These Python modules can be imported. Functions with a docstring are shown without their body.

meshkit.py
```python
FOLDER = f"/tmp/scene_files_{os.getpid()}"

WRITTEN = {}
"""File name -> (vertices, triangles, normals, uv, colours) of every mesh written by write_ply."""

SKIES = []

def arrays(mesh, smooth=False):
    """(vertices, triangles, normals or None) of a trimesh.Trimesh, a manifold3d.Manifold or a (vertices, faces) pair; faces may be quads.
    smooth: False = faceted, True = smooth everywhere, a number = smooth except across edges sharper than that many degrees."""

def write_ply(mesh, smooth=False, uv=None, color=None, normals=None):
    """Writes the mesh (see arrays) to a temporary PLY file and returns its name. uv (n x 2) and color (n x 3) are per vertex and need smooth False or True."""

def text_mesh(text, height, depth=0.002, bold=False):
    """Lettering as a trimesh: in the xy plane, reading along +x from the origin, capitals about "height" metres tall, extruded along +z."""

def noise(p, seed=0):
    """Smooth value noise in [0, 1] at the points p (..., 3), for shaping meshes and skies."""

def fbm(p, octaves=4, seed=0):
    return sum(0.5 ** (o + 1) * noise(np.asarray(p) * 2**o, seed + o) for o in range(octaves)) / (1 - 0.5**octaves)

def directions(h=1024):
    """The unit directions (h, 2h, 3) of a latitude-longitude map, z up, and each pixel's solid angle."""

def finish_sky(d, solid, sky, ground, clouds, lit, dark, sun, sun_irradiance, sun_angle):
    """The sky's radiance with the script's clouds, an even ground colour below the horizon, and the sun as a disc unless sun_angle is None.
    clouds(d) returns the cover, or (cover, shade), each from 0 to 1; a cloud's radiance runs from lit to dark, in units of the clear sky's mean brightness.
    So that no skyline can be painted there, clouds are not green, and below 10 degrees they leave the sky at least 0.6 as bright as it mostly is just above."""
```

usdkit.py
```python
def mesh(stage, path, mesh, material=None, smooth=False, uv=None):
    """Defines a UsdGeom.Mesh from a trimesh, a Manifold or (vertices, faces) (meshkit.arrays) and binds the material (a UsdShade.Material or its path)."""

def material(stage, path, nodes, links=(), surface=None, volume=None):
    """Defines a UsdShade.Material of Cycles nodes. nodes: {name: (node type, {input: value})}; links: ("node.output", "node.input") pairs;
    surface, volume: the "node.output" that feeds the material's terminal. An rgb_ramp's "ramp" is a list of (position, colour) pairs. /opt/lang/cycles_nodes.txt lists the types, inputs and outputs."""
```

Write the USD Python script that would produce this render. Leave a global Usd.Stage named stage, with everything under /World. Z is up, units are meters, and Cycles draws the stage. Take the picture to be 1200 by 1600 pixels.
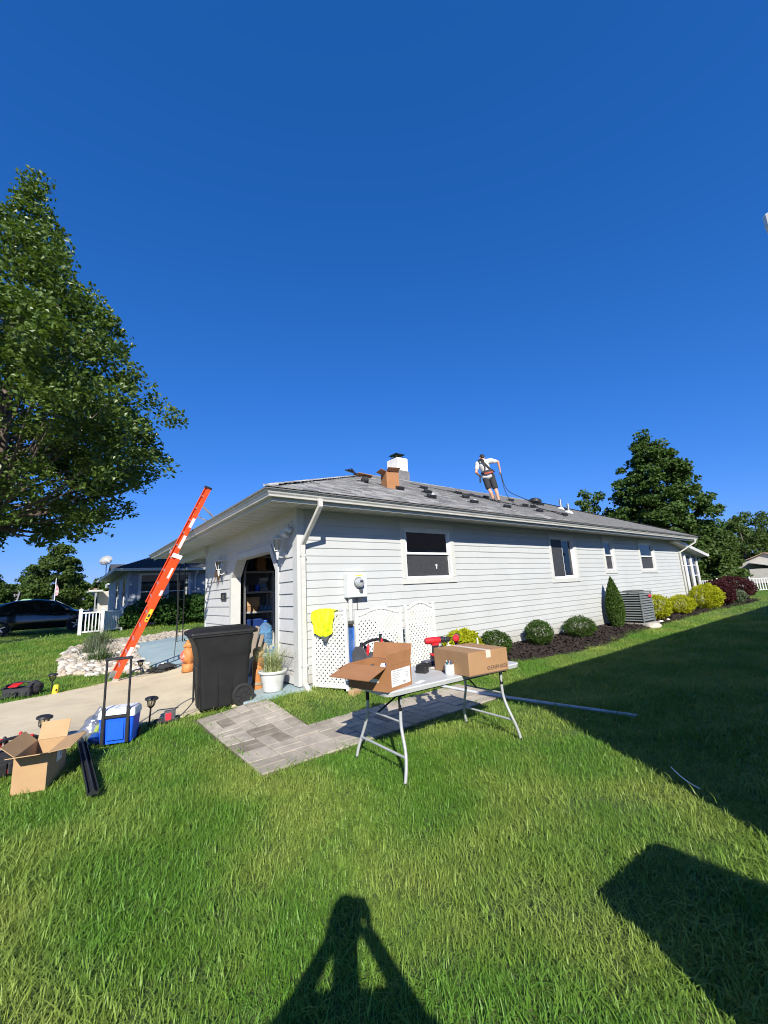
import math, numpy as np, trimesh, shapely, manifold3d as m3, usdkit, meshkit
from shapely.geometry import Polygon, box as sbox
from pxr import Usd, UsdGeom, UsdLux, UsdShade, Gf, Sdf, Vt

stage = Usd.Stage.CreateInMemory()
UsdGeom.Xform.Define(stage, '/World'); UsdGeom.Scope.Define(stage, '/World/Looks')
rng = np.random.default_rng(7)
V = lambda *a: np.array(a, float)
unit = lambda v: np.asarray(v, float) / np.linalg.norm(v)

# ---------------------------------------------------------------- camera, sky, sun, exposure
CAM = V(-3.0704, -6.2440, 1.3892)
YAW, PITCH, ROLL, FPX = math.radians(38.37772267), math.radians(10.88209091), math.radians(-3.10891259), 638.3145
EXPOSURE = 0.75
SKY, SKY_TINT = 0.080, (0.235, 0.84, 1.97)
SUN = 1.25
SUN_EL, SUN_DIR = math.radians(32.3), None
SUN_AZ = math.atan2(-0.53, -0.848)
fw = V(math.sin(YAW) * math.cos(PITCH), math.cos(YAW) * math.cos(PITCH), math.sin(PITCH))
r0 = unit(np.cross(fw, V(0, 0, 1))); u0 = np.cross(r0, fw)
rt = r0 * math.cos(ROLL) + u0 * math.sin(ROLL); up = -r0 * math.sin(ROLL) + u0 * math.cos(ROLL)
cam = UsdGeom.Camera.Define(stage, '/World/camera')
mx = np.eye(4); mx[0, :3], mx[1, :3], mx[2, :3], mx[3, :3] = rt, up, -fw, CAM
cam.AddTransformOp().Set(Gf.Matrix4d(mx.tolist()))
cam.CreateHorizontalApertureAttr(36.0); cam.CreateVerticalApertureAttr(48.0)
cam.CreateFocalLengthAttr(36.0 * FPX / 1200); cam.CreateClippingRangeAttr(Gf.Vec2f(0.05, 3000))
cam.CreateExposureAttr(EXPOSURE)
dome = UsdLux.DomeLight.Define(stage, '/World/sky')
skym = usdkit.material(stage, '/World/Looks/sky_air', {
    's': ('sky_texture', {'sky_type': 'single_scattering', 'sun_disc': False, 'sun_elevation': SUN_EL, 'sun_rotation': SUN_AZ, 'altitude': 0.0, 'air_density': 1.0, 'aerosol_density': 0.2, 'ozone_density': 4.0}),
    'sc': ('separate_color', {'color_type': 'rgb'}), 'pr': ('math', {'math_type': 'power', 'value2': 1.28}), 'pg': ('math', {'math_type': 'power', 'value2': 0.76}), 'pb': ('math', {'math_type': 'power', 'value2': 0.70}),
    'cc': ('combine_color', {'color_type': 'rgb'}), 'tn': ('mix', {'mix_type': 'multiply', 'fac': 1.0, 'color2': SKY_TINT}), 'b': ('background_shader', {'strength': SKY})},
    [('s.color', 'sc.color'), ('sc.r', 'pr.value1'), ('sc.g', 'pg.value1'), ('sc.b', 'pb.value1'), ('pr.value', 'cc.r'), ('pg.value', 'cc.g'), ('pb.value', 'cc.b'), ('cc.color', 'tn.color1'), ('tn.color', 'b.color')], surface='b.background')
UsdShade.MaterialBindingAPI.Apply(dome.GetPrim()).Bind(skym)
dome.GetPrim().SetCustomDataByKey('kind', 'structure')
SUN_DIR = V(math.sin(SUN_AZ) * math.cos(SUN_EL), math.cos(SUN_AZ) * math.cos(SUN_EL), math.sin(SUN_EL))
sun = UsdLux.DistantLight.Define(stage, '/World/sun')
sun.CreateIntensityAttr(SUN); sun.CreateAngleAttr(0.5); sun.CreateColorAttr(Gf.Vec3f(1.0, 0.945, 0.85)); sun.CreateNormalizeAttr(True)
zx = unit(np.cross(V(0, 0, 1), SUN_DIR)); zy = np.cross(SUN_DIR, zx)
mx = np.eye(4); mx[0, :3], mx[1, :3], mx[2, :3] = zx, zy, SUN_DIR
sun.AddTransformOp().Set(Gf.Matrix4d(mx.tolist()))

# ---------------------------------------------------------------- helpers: names, things, parts
taken, origin = set(), {}
def numbered(parent, name):
    p, k = f'{parent}/{name}', 0
    while p in taken:
        k += 1; p = f'{parent}/{name}_{k:03d}'
    taken.add(p)
    return p
def tag(prim, label=None, cat=None, group=None, kind=None):
    for k, v in (('label', label), ('category', cat), ('group', group), ('kind', kind)):
        if v: prim.SetCustomDataByKey(k, v)
def thing(name, label, cat, at=(0, 0, 0), rot=0.0, group=None, world=False, kind=None):
    """An Xform at the thing's base. rot in degrees about z. world: its parts are given in world coordinates."""
    p = numbered('/World', name); x = UsdGeom.Xform.Define(stage, p)
    x.AddTranslateOp().Set(Gf.Vec3d(*map(float, at)))
    if rot: x.AddRotateZOp().Set(float(rot))
    tag(x.GetPrim(), label, cat, group, kind)
    origin[p] = np.array(at, float) if world else np.zeros(3)
    return p
def part(parent, name, mesh, mat, smooth=False, label=None, kind=None):
    p = numbered(parent, name)
    if hasattr(mesh, 'to_mesh'):
        q = mesh.to_mesh(); mesh = trimesh.Trimesh(q.vert_properties[:, :3], q.tri_verts, process=False)
    o = origin[parent]; origin[p] = o
    if o.any():
        mesh = mesh.copy(); mesh.apply_translation(-o)
    m = usdkit.mesh(stage, p, mesh, mat, smooth)
    tag(m.GetPrim(), label=label, kind=kind)
    return p
def single(name, mesh, mat, label=None, cat=None, group=None, kind=None, smooth=False):
    p = numbered('/World', name); origin[p] = np.zeros(3)
    m = usdkit.mesh(stage, p, mesh, mat, smooth); tag(m.GetPrim(), label, cat, group, kind)
    return p
def copy_of(path, name, label, at, rot=0.0, group=None):
    src = stage.GetPrimAtPath(path)
    p = numbered('/World', name); x = UsdGeom.Xform.Define(stage, p)
    x.GetPrim().GetReferences().AddInternalReference(src.GetPath())
    x.ClearXformOpOrder()
    for op in ('xformOp:translate', 'xformOp:rotateZ'):
        pass
    t = x.GetPrim().GetAttribute('xformOp:translate')
    (UsdGeom.XformOp(t) if t else x.AddTranslateOp()).Set(Gf.Vec3d(*map(float, at)))
    rz = x.GetPrim().GetAttribute('xformOp:rotateZ')
    ops = [UsdGeom.XformOp(x.GetPrim().GetAttribute('xformOp:translate'))]
    if rot or rz:
        if not rz: x.AddRotateZOp()
        o = UsdGeom.XformOp(x.GetPrim().GetAttribute('xformOp:rotateZ')); o.Set(float(rot)); ops.append(o)
    x.SetXformOpOrder(ops)
    x.GetPrim().SetInstanceable(True)
    tag(x.GetPrim(), label, src.GetCustomDataByKey('category'), group or src.GetCustomDataByKey('group'))
    return p

# ---------------------------------------------------------------- helpers: shapes
def T(v, f): return trimesh.Trimesh(np.asarray(v, float), np.asarray(f, int), process=False)
def J(*ms):
    ms = [m for x in ms for m in (x if isinstance(x, (list, tuple)) else [x])]
    return trimesh.util.concatenate(ms)
def box(x0, x1, y0, y1, z0, z1):
    v = [(x, y, z) for x in (x0, x1) for y in (y0, y1) for z in (z0, z1)]
    f = [(0, 1, 3), (0, 3, 2), (4, 6, 7), (4, 7, 5), (0, 4, 5), (0, 5, 1), (2, 3, 7), (2, 7, 6), (0, 2, 6), (0, 6, 4), (1, 5, 7), (1, 7, 3)]
    return T(v, f)
def hull(pts):
    return trimesh.convex.convex_hull(np.asarray(pts, float))
def cb(x0, x1, y0, y1, z0, z1, b=0.004):
    """A box with chamfered edges."""
    p = []
    for x, sx in ((x0, 1), (x1, -1)):
        for y, sy in ((y0, 1), (y1, -1)):
            for z, sz in ((z0, 1), (z1, -1)):
                p += [(x + sx * b, y + sy * b, z), (x + sx * b, y, z + sz * b), (x, y + sy * b, z + sz * b)]
    return hull(p)
def mv(m, x=0, y=0, z=0, rz=0, rx=0, ry=0):
    m = m.copy(); R = trimesh.transformations.rotation_matrix
    for a, ax in ((rx, (1, 0, 0)), (ry, (0, 1, 0)), (rz, (0, 0, 1))):
        if a: m.apply_transform(R(math.radians(a), ax))
    m.apply_translation((x, y, z)); return m
def frame(m, o, ex, ey, ez):
    m = m.copy(); M = np.eye(4); M[:3, 0], M[:3, 1], M[:3, 2], M[:3, 3] = ex, ey, ez, o
    m.apply_transform(M)
    return m
def tube(pts, r, n=8, caps=True):
    p = np.asarray(pts, float); k = len(p); r = np.broadcast_to(r, (k,)).astype(float)
    t = np.gradient(p, axis=0); t /= np.linalg.norm(t, axis=1, keepdims=True) + 1e-12
    a = np.cross(t[0], (0, 0, 1) if abs(t[0][2]) < 0.9 else (1, 0, 0)); A = []
    for i in range(k):
        a = a - t[i] * (a @ t[i]); a /= np.linalg.norm(a) + 1e-12; A.append(a)
    A = np.array(A); B = np.cross(t, A); g = np.arange(n) * 2 * np.pi / n
    v = (p[:, None] + r[:, None, None] * (np.cos(g)[None, :, None] * A[:, None] + np.sin(g)[None, :, None] * B[:, None])).reshape(-1, 3)
    f = []
    for i in range(k - 1):
        for j in range(n):
            q = (i * n + j, i * n + (j + 1) % n, (i + 1) * n + (j + 1) % n, (i + 1) * n + j); f += [(q[0], q[1], q[2]), (q[0], q[2], q[3])]
    if caps:
        v = np.vstack([v, p[:1], p[-1:]]); c = k * n
        for j in range(n):
            f += [(c, (j + 1) % n, j), (c + 1, (k - 1) * n + j, (k - 1) * n + (j + 1) % n)]
    return T(v, f)
def cyl(a, b, r, n=14): return tube([a, b], r, n)
def spline(pts, n=24):
    from scipy.interpolate import CubicSpline
    p = np.asarray(pts, float); s = np.r_[0, np.cumsum(np.linalg.norm(np.diff(p, axis=0), axis=1))]
    return CubicSpline(s, p)(np.linspace(0, s[-1], n))
def lathe(prof, n=24, at=(0, 0, 0)):
    """prof: (r, z) from bottom to top; closed at the ends where r = 0."""
    pr = np.asarray(prof, float); g = np.arange(n) * 2 * np.pi / n; k = len(pr)
    v = np.stack([pr[:, 0][:, None] * np.cos(g), pr[:, 0][:, None] * np.sin(g), np.broadcast_to(pr[:, 1][:, None], (k, n))], -1).reshape(-1, 3) + np.asarray(at, float)
    f = []
    for i in range(k - 1):
        for j in range(n):
            a, b, c, d = i * n + j, i * n + (j + 1) % n, (i + 1) * n + (j + 1) % n, (i + 1) * n + j
            if pr[i, 0] > 1e-9: f.append((a, b, c))
            if pr[i + 1, 0] > 1e-9: f.append((a, c, d))
    return T(v, f)
def extrude(poly, h):
    if not isinstance(poly, Polygon): poly = Polygon(poly)
    return trimesh.creation.extrude_polygon(poly, h, engine='earcut')
def prism(poly, axis, a, b):
    """poly in the plane across the axis: 'x': (y, z), 'y': (x, z), 'z': (x, y); from a to b along it."""
    m = extrude(poly, b - a); v = m.vertices.copy()
    if axis == 'x': w = np.c_[v[:, 2] + a, v[:, 0], v[:, 1]]; f = m.faces
    elif axis == 'y': w = np.c_[v[:, 0], v[:, 2] + a, v[:, 1]]; f = m.faces[:, ::-1]
    else: w = np.c_[v[:, 0], v[:, 1], v[:, 2] + a]; f = m.faces
    return T(w, f)
def rough(m, amp, scale, seed=0):
    m = m.copy(); n = m.vertex_normals; v = np.array(m.vertices)
    m.vertices = v + n * (meshkit.fbm(v * scale, 3, seed)[:, None] - 0.5) * 2 * amp
    return m
def sstep(t):
    t = np.clip(t, 0, 1); return t * t * (3 - 2 * t)
def ground(x, y):
    x, y = np.asarray(x, float), np.asarray(y, float)
    d = np.hypot(np.maximum(0, np.maximum(-x, x - 18.3)), np.maximum(0, np.maximum(-y, y - 8.7)))
    z = -0.06 - 0.14 * sstep(d / 1.8)
    return z + 0.5 * np.clip((y - 5) / 9, 0, 1) * (1 - np.clip((x - 7) / 6, 0, 1)) - 0.2 * np.clip((x - 24) / 30, 0, 1)
def G(x, y, h=0): return V(x, y, float(ground(x, y)) + h)
def sheet(poly, lift, cell=0.4, skirt=0.06):
    """A sheet laid on the ground, cut to the polygon, with its edge turned down."""
    poly = Polygon(poly).buffer(0); x0, y0, x1, y1 = poly.bounds; vs, fs, n = [], [], 0
    for i in range(int((x1 - x0) / cell) + 1):
        for j in range(int((y1 - y0) / cell) + 1):
            c = poly.intersection(sbox(x0 + i * cell, y0 + j * cell, x0 + (i + 1) * cell, y0 + (j + 1) * cell))
            for q in getattr(c, 'geoms', [c]):
                if q.geom_type != 'Polygon' or q.area < 1e-7: continue
                v, f = trimesh.creation.triangulate_polygon(q, engine='earcut')
                vs.append(np.c_[v, ground(v[:, 0], v[:, 1]) + lift]); fs.append(np.asarray(f) + n); n += len(v)
    b = np.array(shapely.segmentize(poly.exterior, cell).coords); k = len(b)
    zt = ground(b[:, 0], b[:, 1]) + lift
    vs += [np.c_[b, zt], np.c_[b, zt - skirt]]
    fs.append(np.array([q for i in range(k - 1) for q in ((n + i, n + k + i, n + k + i + 1), (n + i, n + k + i + 1, n + i + 1))]))
    m = T(np.vstack(vs), np.vstack(fs)); 
    up_ = m.face_normals[:, 2] < -0.5; m.faces[up_] = m.faces[up_][:, ::-1]
    return m

# ---------------------------------------------------------------- materials
def M(name, c, c2=None, rough=0.6, scale=6, detail=4, mix=(0.35, 0.65), bump=0.0, bscale=60, bdist=0.01, metallic=0.0, spec=0.4, stretch=None, bstretch=None, coat=0.0, dirt=None, island=0.0, splash=0.0, trans=0.0, sheen=0.0):
    """Principled: colour c to c2 over a noise in world space; island: random value step per separate piece; dirt: (colour, amount, scale)."""
    n = {'g': ('geometry', {}), 'p': ('principled_bsdf', {'roughness': rough, 'metallic': metallic, 'specular_ior_level': spec, 'coat_weight': coat, 'sheen_weight': sheen})}
    L = []
    if trans: n['p'][1]['transmission_weight'] = trans
    c2 = c2 or tuple(x * 0.86 for x in c)
    n['m'] = ('mapping', {'mapping_type': 'point', 'scale': stretch or (1, 1, 1)})
    n['n'] = ('noise_texture', {'scale': scale, 'detail': detail, 'roughness': 0.6})
    n['r'] = ('rgb_ramp', {'ramp': [(mix[0], c), (mix[1], c2)]})
    L += [('g.position', 'm.vector'), ('m.vector', 'n.vector'), ('n.fac', 'r.fac')]
    out = 'r.color'
    if island:
        n['ir'] = ('rgb_ramp', {'ramp': [(0, (1 - island,) * 3), (1, (1 + island,) * 3)]})
        n['im'] = ('mix', {'mix_type': 'multiply', 'fac': 1.0})
        L += [('g.random_per_island', 'ir.fac'), (out, 'im.color1'), ('ir.color', 'im.color2')]; out = 'im.color'
    if dirt:
        n['dn'] = ('noise_texture', {'scale': dirt[2], 'detail': 6, 'roughness': 0.65})
        n['dr'] = ('rgb_ramp', {'ramp': [(0.48, (0, 0, 0)), (0.72, (dirt[1],) * 3)]})
        n['dm'] = ('mix', {'mix_type': 'mix', 'color2': dirt[0]})
        L += [('g.position', 'dn.vector'), ('dn.fac', 'dr.fac'), ('dr.color', 'dm.fac'), (out, 'dm.color1')]; out = 'dm.color'
    if splash:
        n['sx'] = ('separate_xyz', {}); n['sr'] = ('map_range', {'range_type': 'smoothstep', 'from_min': 0.42, 'from_max': -0.02, 'to_min': 0.0, 'to_max': splash, 'clamp': True})
        n['sn'] = ('noise_texture', {'scale': 5.0, 'detail': 7, 'roughness': 0.7}); n['sm'] = ('math', {'math_type': 'multiply'}); n['sd'] = ('mix', {'mix_type': 'mix', 'color2': (0.22, 0.19, 0.13)})
        L += [('g.position', 'sx.vector'), ('sx.z', 'sr.value'), ('g.position', 'sn.vector'), ('sr.result', 'sm.value1'), ('sn.fac', 'sm.value2'), ('sm.value', 'sd.fac'), (out, 'sd.color1')]; out = 'sd.color'
    L.append((out, 'p.base_color'))
    if bump:
        n['bm'] = ('mapping', {'mapping_type': 'point', 'scale': bstretch or (1, 1, 1)})
        n['bn'] = ('noise_texture', {'scale': bscale, 'detail': 4, 'roughness': 0.6})
        n['b'] = ('bump', {'strength': bump, 'distance': bdist})
        L += [('g.position', 'bm.vector'), ('bm.vector', 'bn.vector'), ('bn.fac', 'b.height'), ('b.normal', 'p.normal')]
    return usdkit.material(stage, '/World/Looks/' + name, n, L, surface='p.BSDF')
def leafmat(name, ramp, rough=0.45, trans=0.35, spec=0.35, patch=None):
    """Leaves and blades: colour by piece, part of the light passes through; patch: (colour, amount, scale) in world space."""
    n = {'g': ('geometry', {}), 'r': ('rgb_ramp', {'ramp': ramp}), 'p': ('principled_bsdf', {'roughness': rough, 'specular_ior_level': spec}), 't': ('translucent_bsdf', {}), 'x': ('mix_closure', {'fac': trans}),
         'tc': ('mix', {'mix_type': 'multiply', 'fac': 1.0, 'color2': (1.25, 1.3, 0.5)})}
    L = [('g.random_per_island', 'r.fac')]; out = 'r.color'
    if patch:
        n['dn'] = ('noise_texture', {'scale': patch[2], 'detail': 5, 'roughness': 0.6})
        n['dr'] = ('rgb_ramp', {'ramp': [(0.42, (0, 0, 0)), (0.68, (patch[1],) * 3)]}); n['dm'] = ('mix', {'mix_type': 'mix', 'color2': patch[0]})
        L += [('g.position', 'dn.vector'), ('dn.fac', 'dr.fac'), ('dr.color', 'dm.fac'), (out, 'dm.color1')]; out = 'dm.color'
    L += [(out, 'p.base_color'), (out, 'tc.color1'), ('tc.color', 't.color'), ('p.BSDF', 'x.closure1'), ('t.BSDF', 'x.closure2')]
    return usdkit.material(stage, '/World/Looks/' + name, n, L, surface='x.closure')
def panemat(name, tint=(0.9, 0.93, 0.95), rough=0.0):
    return usdkit.material(stage, '/World/Looks/' + name, {'f': ('fresnel', {'IOR': 1.7}), 't': ('transparent_bsdf', {'color': tint}), 'g': ('glossy_bsdf', {'color': (1, 1, 1), 'roughness': rough}), 'x': ('mix_closure', {})},
                           [('f.fac', 'x.fac'), ('t.BSDF', 'x.closure1'), ('g.BSDF', 'x.closure2')], surface='x.closure')

vinyl = M('siding_vinyl', (0.44, 0.455, 0.447), (0.41, 0.424, 0.417), rough=0.5, scale=1.3, bump=0.12, bscale=40, bdist=0.004, bstretch=(0.12, 1, 1.6), dirt=((0.36, 0.355, 0.32), 0.25, 0.9), splash=0.9)
grainy = M('siding_wood_grain', (0.544, 0.548, 0.532), (0.448, 0.452, 0.440), rough=0.6, scale=14, stretch=(1, 6, 0.35), bump=0.35, bscale=30, bdist=0.006, bstretch=(1, 5, 0.3))
trimw = M('trim_white', (0.496, 0.504, 0.480), (0.448, 0.456, 0.428), rough=0.45, scale=3, dirt=((0.5, 0.48, 0.4), 0.3, 2.5))
gutterw = M('gutter_white', (0.541, 0.533, 0.500), (0.451, 0.443, 0.410), rough=0.4, scale=2.2, stretch=(1, 1, 4), dirt=((0.35, 0.33, 0.27), 0.45, 3))
soffitw = M('soffit_white', (0.493, 0.493, 0.463), (0.442, 0.442, 0.416), rough=0.55, scale=4)
sashw = M('sash_white', (0.663, 0.671, 0.671), rough=0.35, scale=5)
vinylw = M('fence_white_vinyl', (0.680, 0.680, 0.671), (0.629, 0.629, 0.620), rough=0.38, scale=3)
lattice_w = M('lattice_white', (0.607, 0.607, 0.582), (0.541, 0.541, 0.500), rough=0.5, scale=7, dirt=((0.42, 0.42, 0.33), 0.35, 5))
concrete_found = M('foundation_concrete', (0.32, 0.31, 0.29), (0.22, 0.21, 0.19), rough=0.9, scale=8, bump=0.4, bscale=60)
shingle = [M('shingle_grey_' + n, c, tuple(x * 0.66 for x in c), rough=0.92, scale=70, detail=3, bump=0.6, bscale=220, bdist=0.003) for n, c in (('pale', (0.40, 0.40, 0.395)), ('mid', (0.30, 0.30, 0.30)), ('warm', (0.335, 0.325, 0.305)), ('dark', (0.17, 0.17, 0.175)))]
shingle_mix = M('shingle_grey_mixed', (0.336, 0.336, 0.330), (0.240, 0.240, 0.237), rough=0.92, scale=60, island=0.32, bump=0.6, bscale=200, bdist=0.003)
deck = M('roof_under_shingles', (0.168, 0.168, 0.164), (0.105, 0.105, 0.105), rough=0.95, scale=40, bump=0.5, bscale=80)
dark_shingle = M('shingle_charcoal', (0.06, 0.065, 0.075), (0.035, 0.037, 0.042), rough=0.9, scale=9, bump=0.5, bscale=30)
blue_siding = M('siding_blue_grey', (0.26, 0.30, 0.345), (0.22, 0.26, 0.305), rough=0.55, scale=3)
beige_siding = M('siding_beige', (0.442, 0.425, 0.383), (0.391, 0.374, 0.340), rough=0.6, scale=3)
teal_siding = M('siding_teal', (0.15, 0.33, 0.33), rough=0.6, scale=2)
tan_roof = M('roof_tan', (0.40, 0.28, 0.19), (0.33, 0.22, 0.15), rough=0.9, scale=8)
interior = M('interior_paint', (0.20, 0.20, 0.195), (0.17, 0.17, 0.165), rough=0.8, scale=2)
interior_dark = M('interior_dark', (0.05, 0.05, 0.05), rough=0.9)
slabc = M('garage_floor', (0.26, 0.26, 0.25), (0.20, 0.2, 0.19), rough=0.7, scale=4)
glass = panemat('window_glass')
screen = M('insect_screen', (0.045, 0.047, 0.05), (0.03, 0.03, 0.033), rough=0.55, scale=30)
blind = M('window_blind', (0.34, 0.34, 0.33), rough=0.6)
blackm = M('black_plastic', (0.022, 0.022, 0.023), (0.016, 0.016, 0.017), rough=0.42, scale=12, spec=0.5)
binm = M('bin_black_plastic', (0.009, 0.0095, 0.0095), (0.013, 0.013, 0.0135), rough=0.55, scale=3, bump=0.15, bscale=150, bdist=0.002, spec=0.3, dirt=((0.05, 0.048, 0.045), 0.12, 4))
blackmetal = M('black_metal', (0.02, 0.02, 0.021), rough=0.4, metallic=0.3)
rubber = M('rubber_black', (0.018, 0.018, 0.018), rough=0.8)
steel = M('galvanised_steel', (0.34, 0.345, 0.35), (0.26, 0.265, 0.27), rough=0.45, metallic=0.85, scale=9)
alu = M('aluminium', (0.70, 0.70, 0.70), (0.62, 0.62, 0.62), rough=0.35, metallic=0.8, scale=12)
lampwhite = M('lantern_white_metal', (0.612, 0.620, 0.612), (0.510, 0.510, 0.493), rough=0.4, scale=9)
meterm = M('meter_box_grey_white', (0.527, 0.561, 0.561), (0.476, 0.510, 0.510), rough=0.45, scale=3)
yellow_sticker = M('sticker_yellow', (0.80, 0.58, 0.03), rough=0.5)
white_sticker = M('sticker_white', (0.78, 0.78, 0.76), (0.72, 0.72, 0.70), rough=0.5)
ink = M('print_black', (0.03, 0.03, 0.035), rough=0.6)
ink_grey = M('print_grey', (0.30, 0.30, 0.31), rough=0.6)
red = M('tool_red', (0.55, 0.02, 0.025), (0.45, 0.016, 0.02), rough=0.42)
redlabel = M('badge_red', (0.55, 0.03, 0.05), rough=0.4)
card = M('cardboard', (0.320, 0.188, 0.092), (0.288, 0.164, 0.076), rough=0.82, scale=5, bump=0.12, bscale=90, bdist=0.002, bstretch=(1, 1, 0.2), dirt=((0.27, 0.15, 0.07), 0.3, 7))
card_pale = M('cardboard_pale', (0.400, 0.260, 0.132), (0.360, 0.228, 0.112), rough=0.82, scale=6, bump=0.12, bscale=90, bdist=0.002, dirt=((0.34, 0.2, 0.1), 0.3, 8))
card_red = M('cardboard_brown', (0.315, 0.149, 0.064), (0.281, 0.128, 0.051), rough=0.82, scale=6, dirt=((0.22, 0.1, 0.05), 0.3, 9))
tape = M('packing_tape', (0.62, 0.50, 0.42), (0.55, 0.44, 0.36), rough=0.3)
tabletop = M('table_plastic', (0.450, 0.464, 0.464), (0.405, 0.419, 0.419), rough=0.42, scale=5, bump=0.1, bscale=160, bdist=0.001, dirt=((0.3, 0.3, 0.28), 0.25, 6))
leggrey = M('table_leg_grey', (0.42, 0.43, 0.43), (0.36, 0.37, 0.37), rough=0.35, metallic=0.2, scale=10)
hivis = M('hi_vis_fabric', (0.663, 0.782, 0.009), (0.561, 0.714, 0.009), rough=0.7, scale=12, bump=0.4, bscale=30)
bluepl = M('blue_plastic', (0.012, 0.10, 0.62), (0.010, 0.085, 0.55), rough=0.4, scale=3)
blue_bin = M('recycling_bin_blue', (0.02, 0.10, 0.42), (0.03, 0.14, 0.5), rough=0.45, scale=3, dirt=((0.3, 0.4, 0.55), 0.4, 2.5))
cooler_w = M('cooler_white', (0.680, 0.697, 0.705), (0.637, 0.654, 0.663), rough=0.4, scale=5)
bagcloth = M('tool_bag_fabric', (0.03, 0.03, 0.033), (0.018, 0.018, 0.02), rough=0.85, scale=14, bump=0.4, bscale=160)
bag_grey = M('tool_bag_grey_fabric', (0.075, 0.077, 0.082), (0.055, 0.056, 0.06), rough=0.85, scale=9, bump=0.3, bscale=160)
orange = M('ladder_orange', (0.779, 0.081, 0.019), (0.684, 0.067, 0.016), rough=0.42, scale=5, dirt=((0.45, 0.1, 0.05), 0.3, 5))
terra = M('carved_wood_orange', (0.50, 0.22, 0.07), (0.36, 0.13, 0.035), rough=0.6, scale=9, stretch=(1, 1, 0.3), bump=0.5, bscale=25)
board = M('weathered_board', (0.30, 0.25, 0.19), (0.2, 0.16, 0.12), rough=0.85, scale=20, stretch=(1, 1, 0.1))
potw = M('pot_white_plastic', (0.578, 0.586, 0.561), (0.476, 0.484, 0.459), rough=0.5, scale=7, dirt=((0.40, 0.39, 0.33), 0.35, 8))
soil = M('potting_soil', (0.05, 0.035, 0.022), (0.03, 0.02, 0.012), rough=1, scale=40, bump=1, bscale=60)
jug = usdkit.material(stage, '/World/Looks/jug_blue_clear', {'p': ('principled_bsdf', {'base_color': (0.42, 0.70, 0.92), 'roughness': 0.08, 'ior': 1.2, 'transmission_weight': 0.85})}, surface='p.BSDF')
bagclear = usdkit.material(stage, '/World/Looks/bag_clear_plastic', {'t': ('transparent_bsdf', {'color': (0.93, 0.95, 0.97)}), 'g': ('glossy_bsdf', {'color': (0.9, 0.92, 0.95), 'roughness': 0.15}), 'x': ('mix_closure', {'fac': 0.3})}, [('t.BSDF', 'x.closure1'), ('g.BSDF', 'x.closure2')], surface='x.closure')
pvc = M('pvc_grey', (0.46, 0.48, 0.50), (0.38, 0.40, 0.42), rough=0.45, scale=6)
acm = M('condenser_grey', (0.145, 0.165, 0.165), (0.125, 0.14, 0.14), rough=0.45, scale=5)
acdark = M('condenser_coil', (0.018, 0.02, 0.02), rough=0.7)
pale_rock = M('pale_flat_stone', (0.55, 0.50, 0.42), (0.40, 0.36, 0.29), rough=0.9, scale=9, bump=0.6, bscale=30)
rocks = [M('river_rock_' + n, c, tuple(x * 0.72 for x in c), rough=0.8, scale=14, bump=0.35, bscale=50) for n, c in (('cream', (0.58, 0.52, 0.43)), ('white', (0.64, 0.60, 0.53)), ('tan', (0.47, 0.39, 0.29)), ('grey', (0.36, 0.34, 0.31)))]
rock_stuff = M('river_rock_mixed', (0.55, 0.49, 0.41), (0.42, 0.36, 0.29), rough=0.85, scale=10, island=0.35)
mulchm = M('mulch_bed_dark', (0.030, 0.021, 0.016), (0.015, 0.010, 0.008), rough=1, scale=30, bump=1, bscale=50, bdist=0.03)
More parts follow.
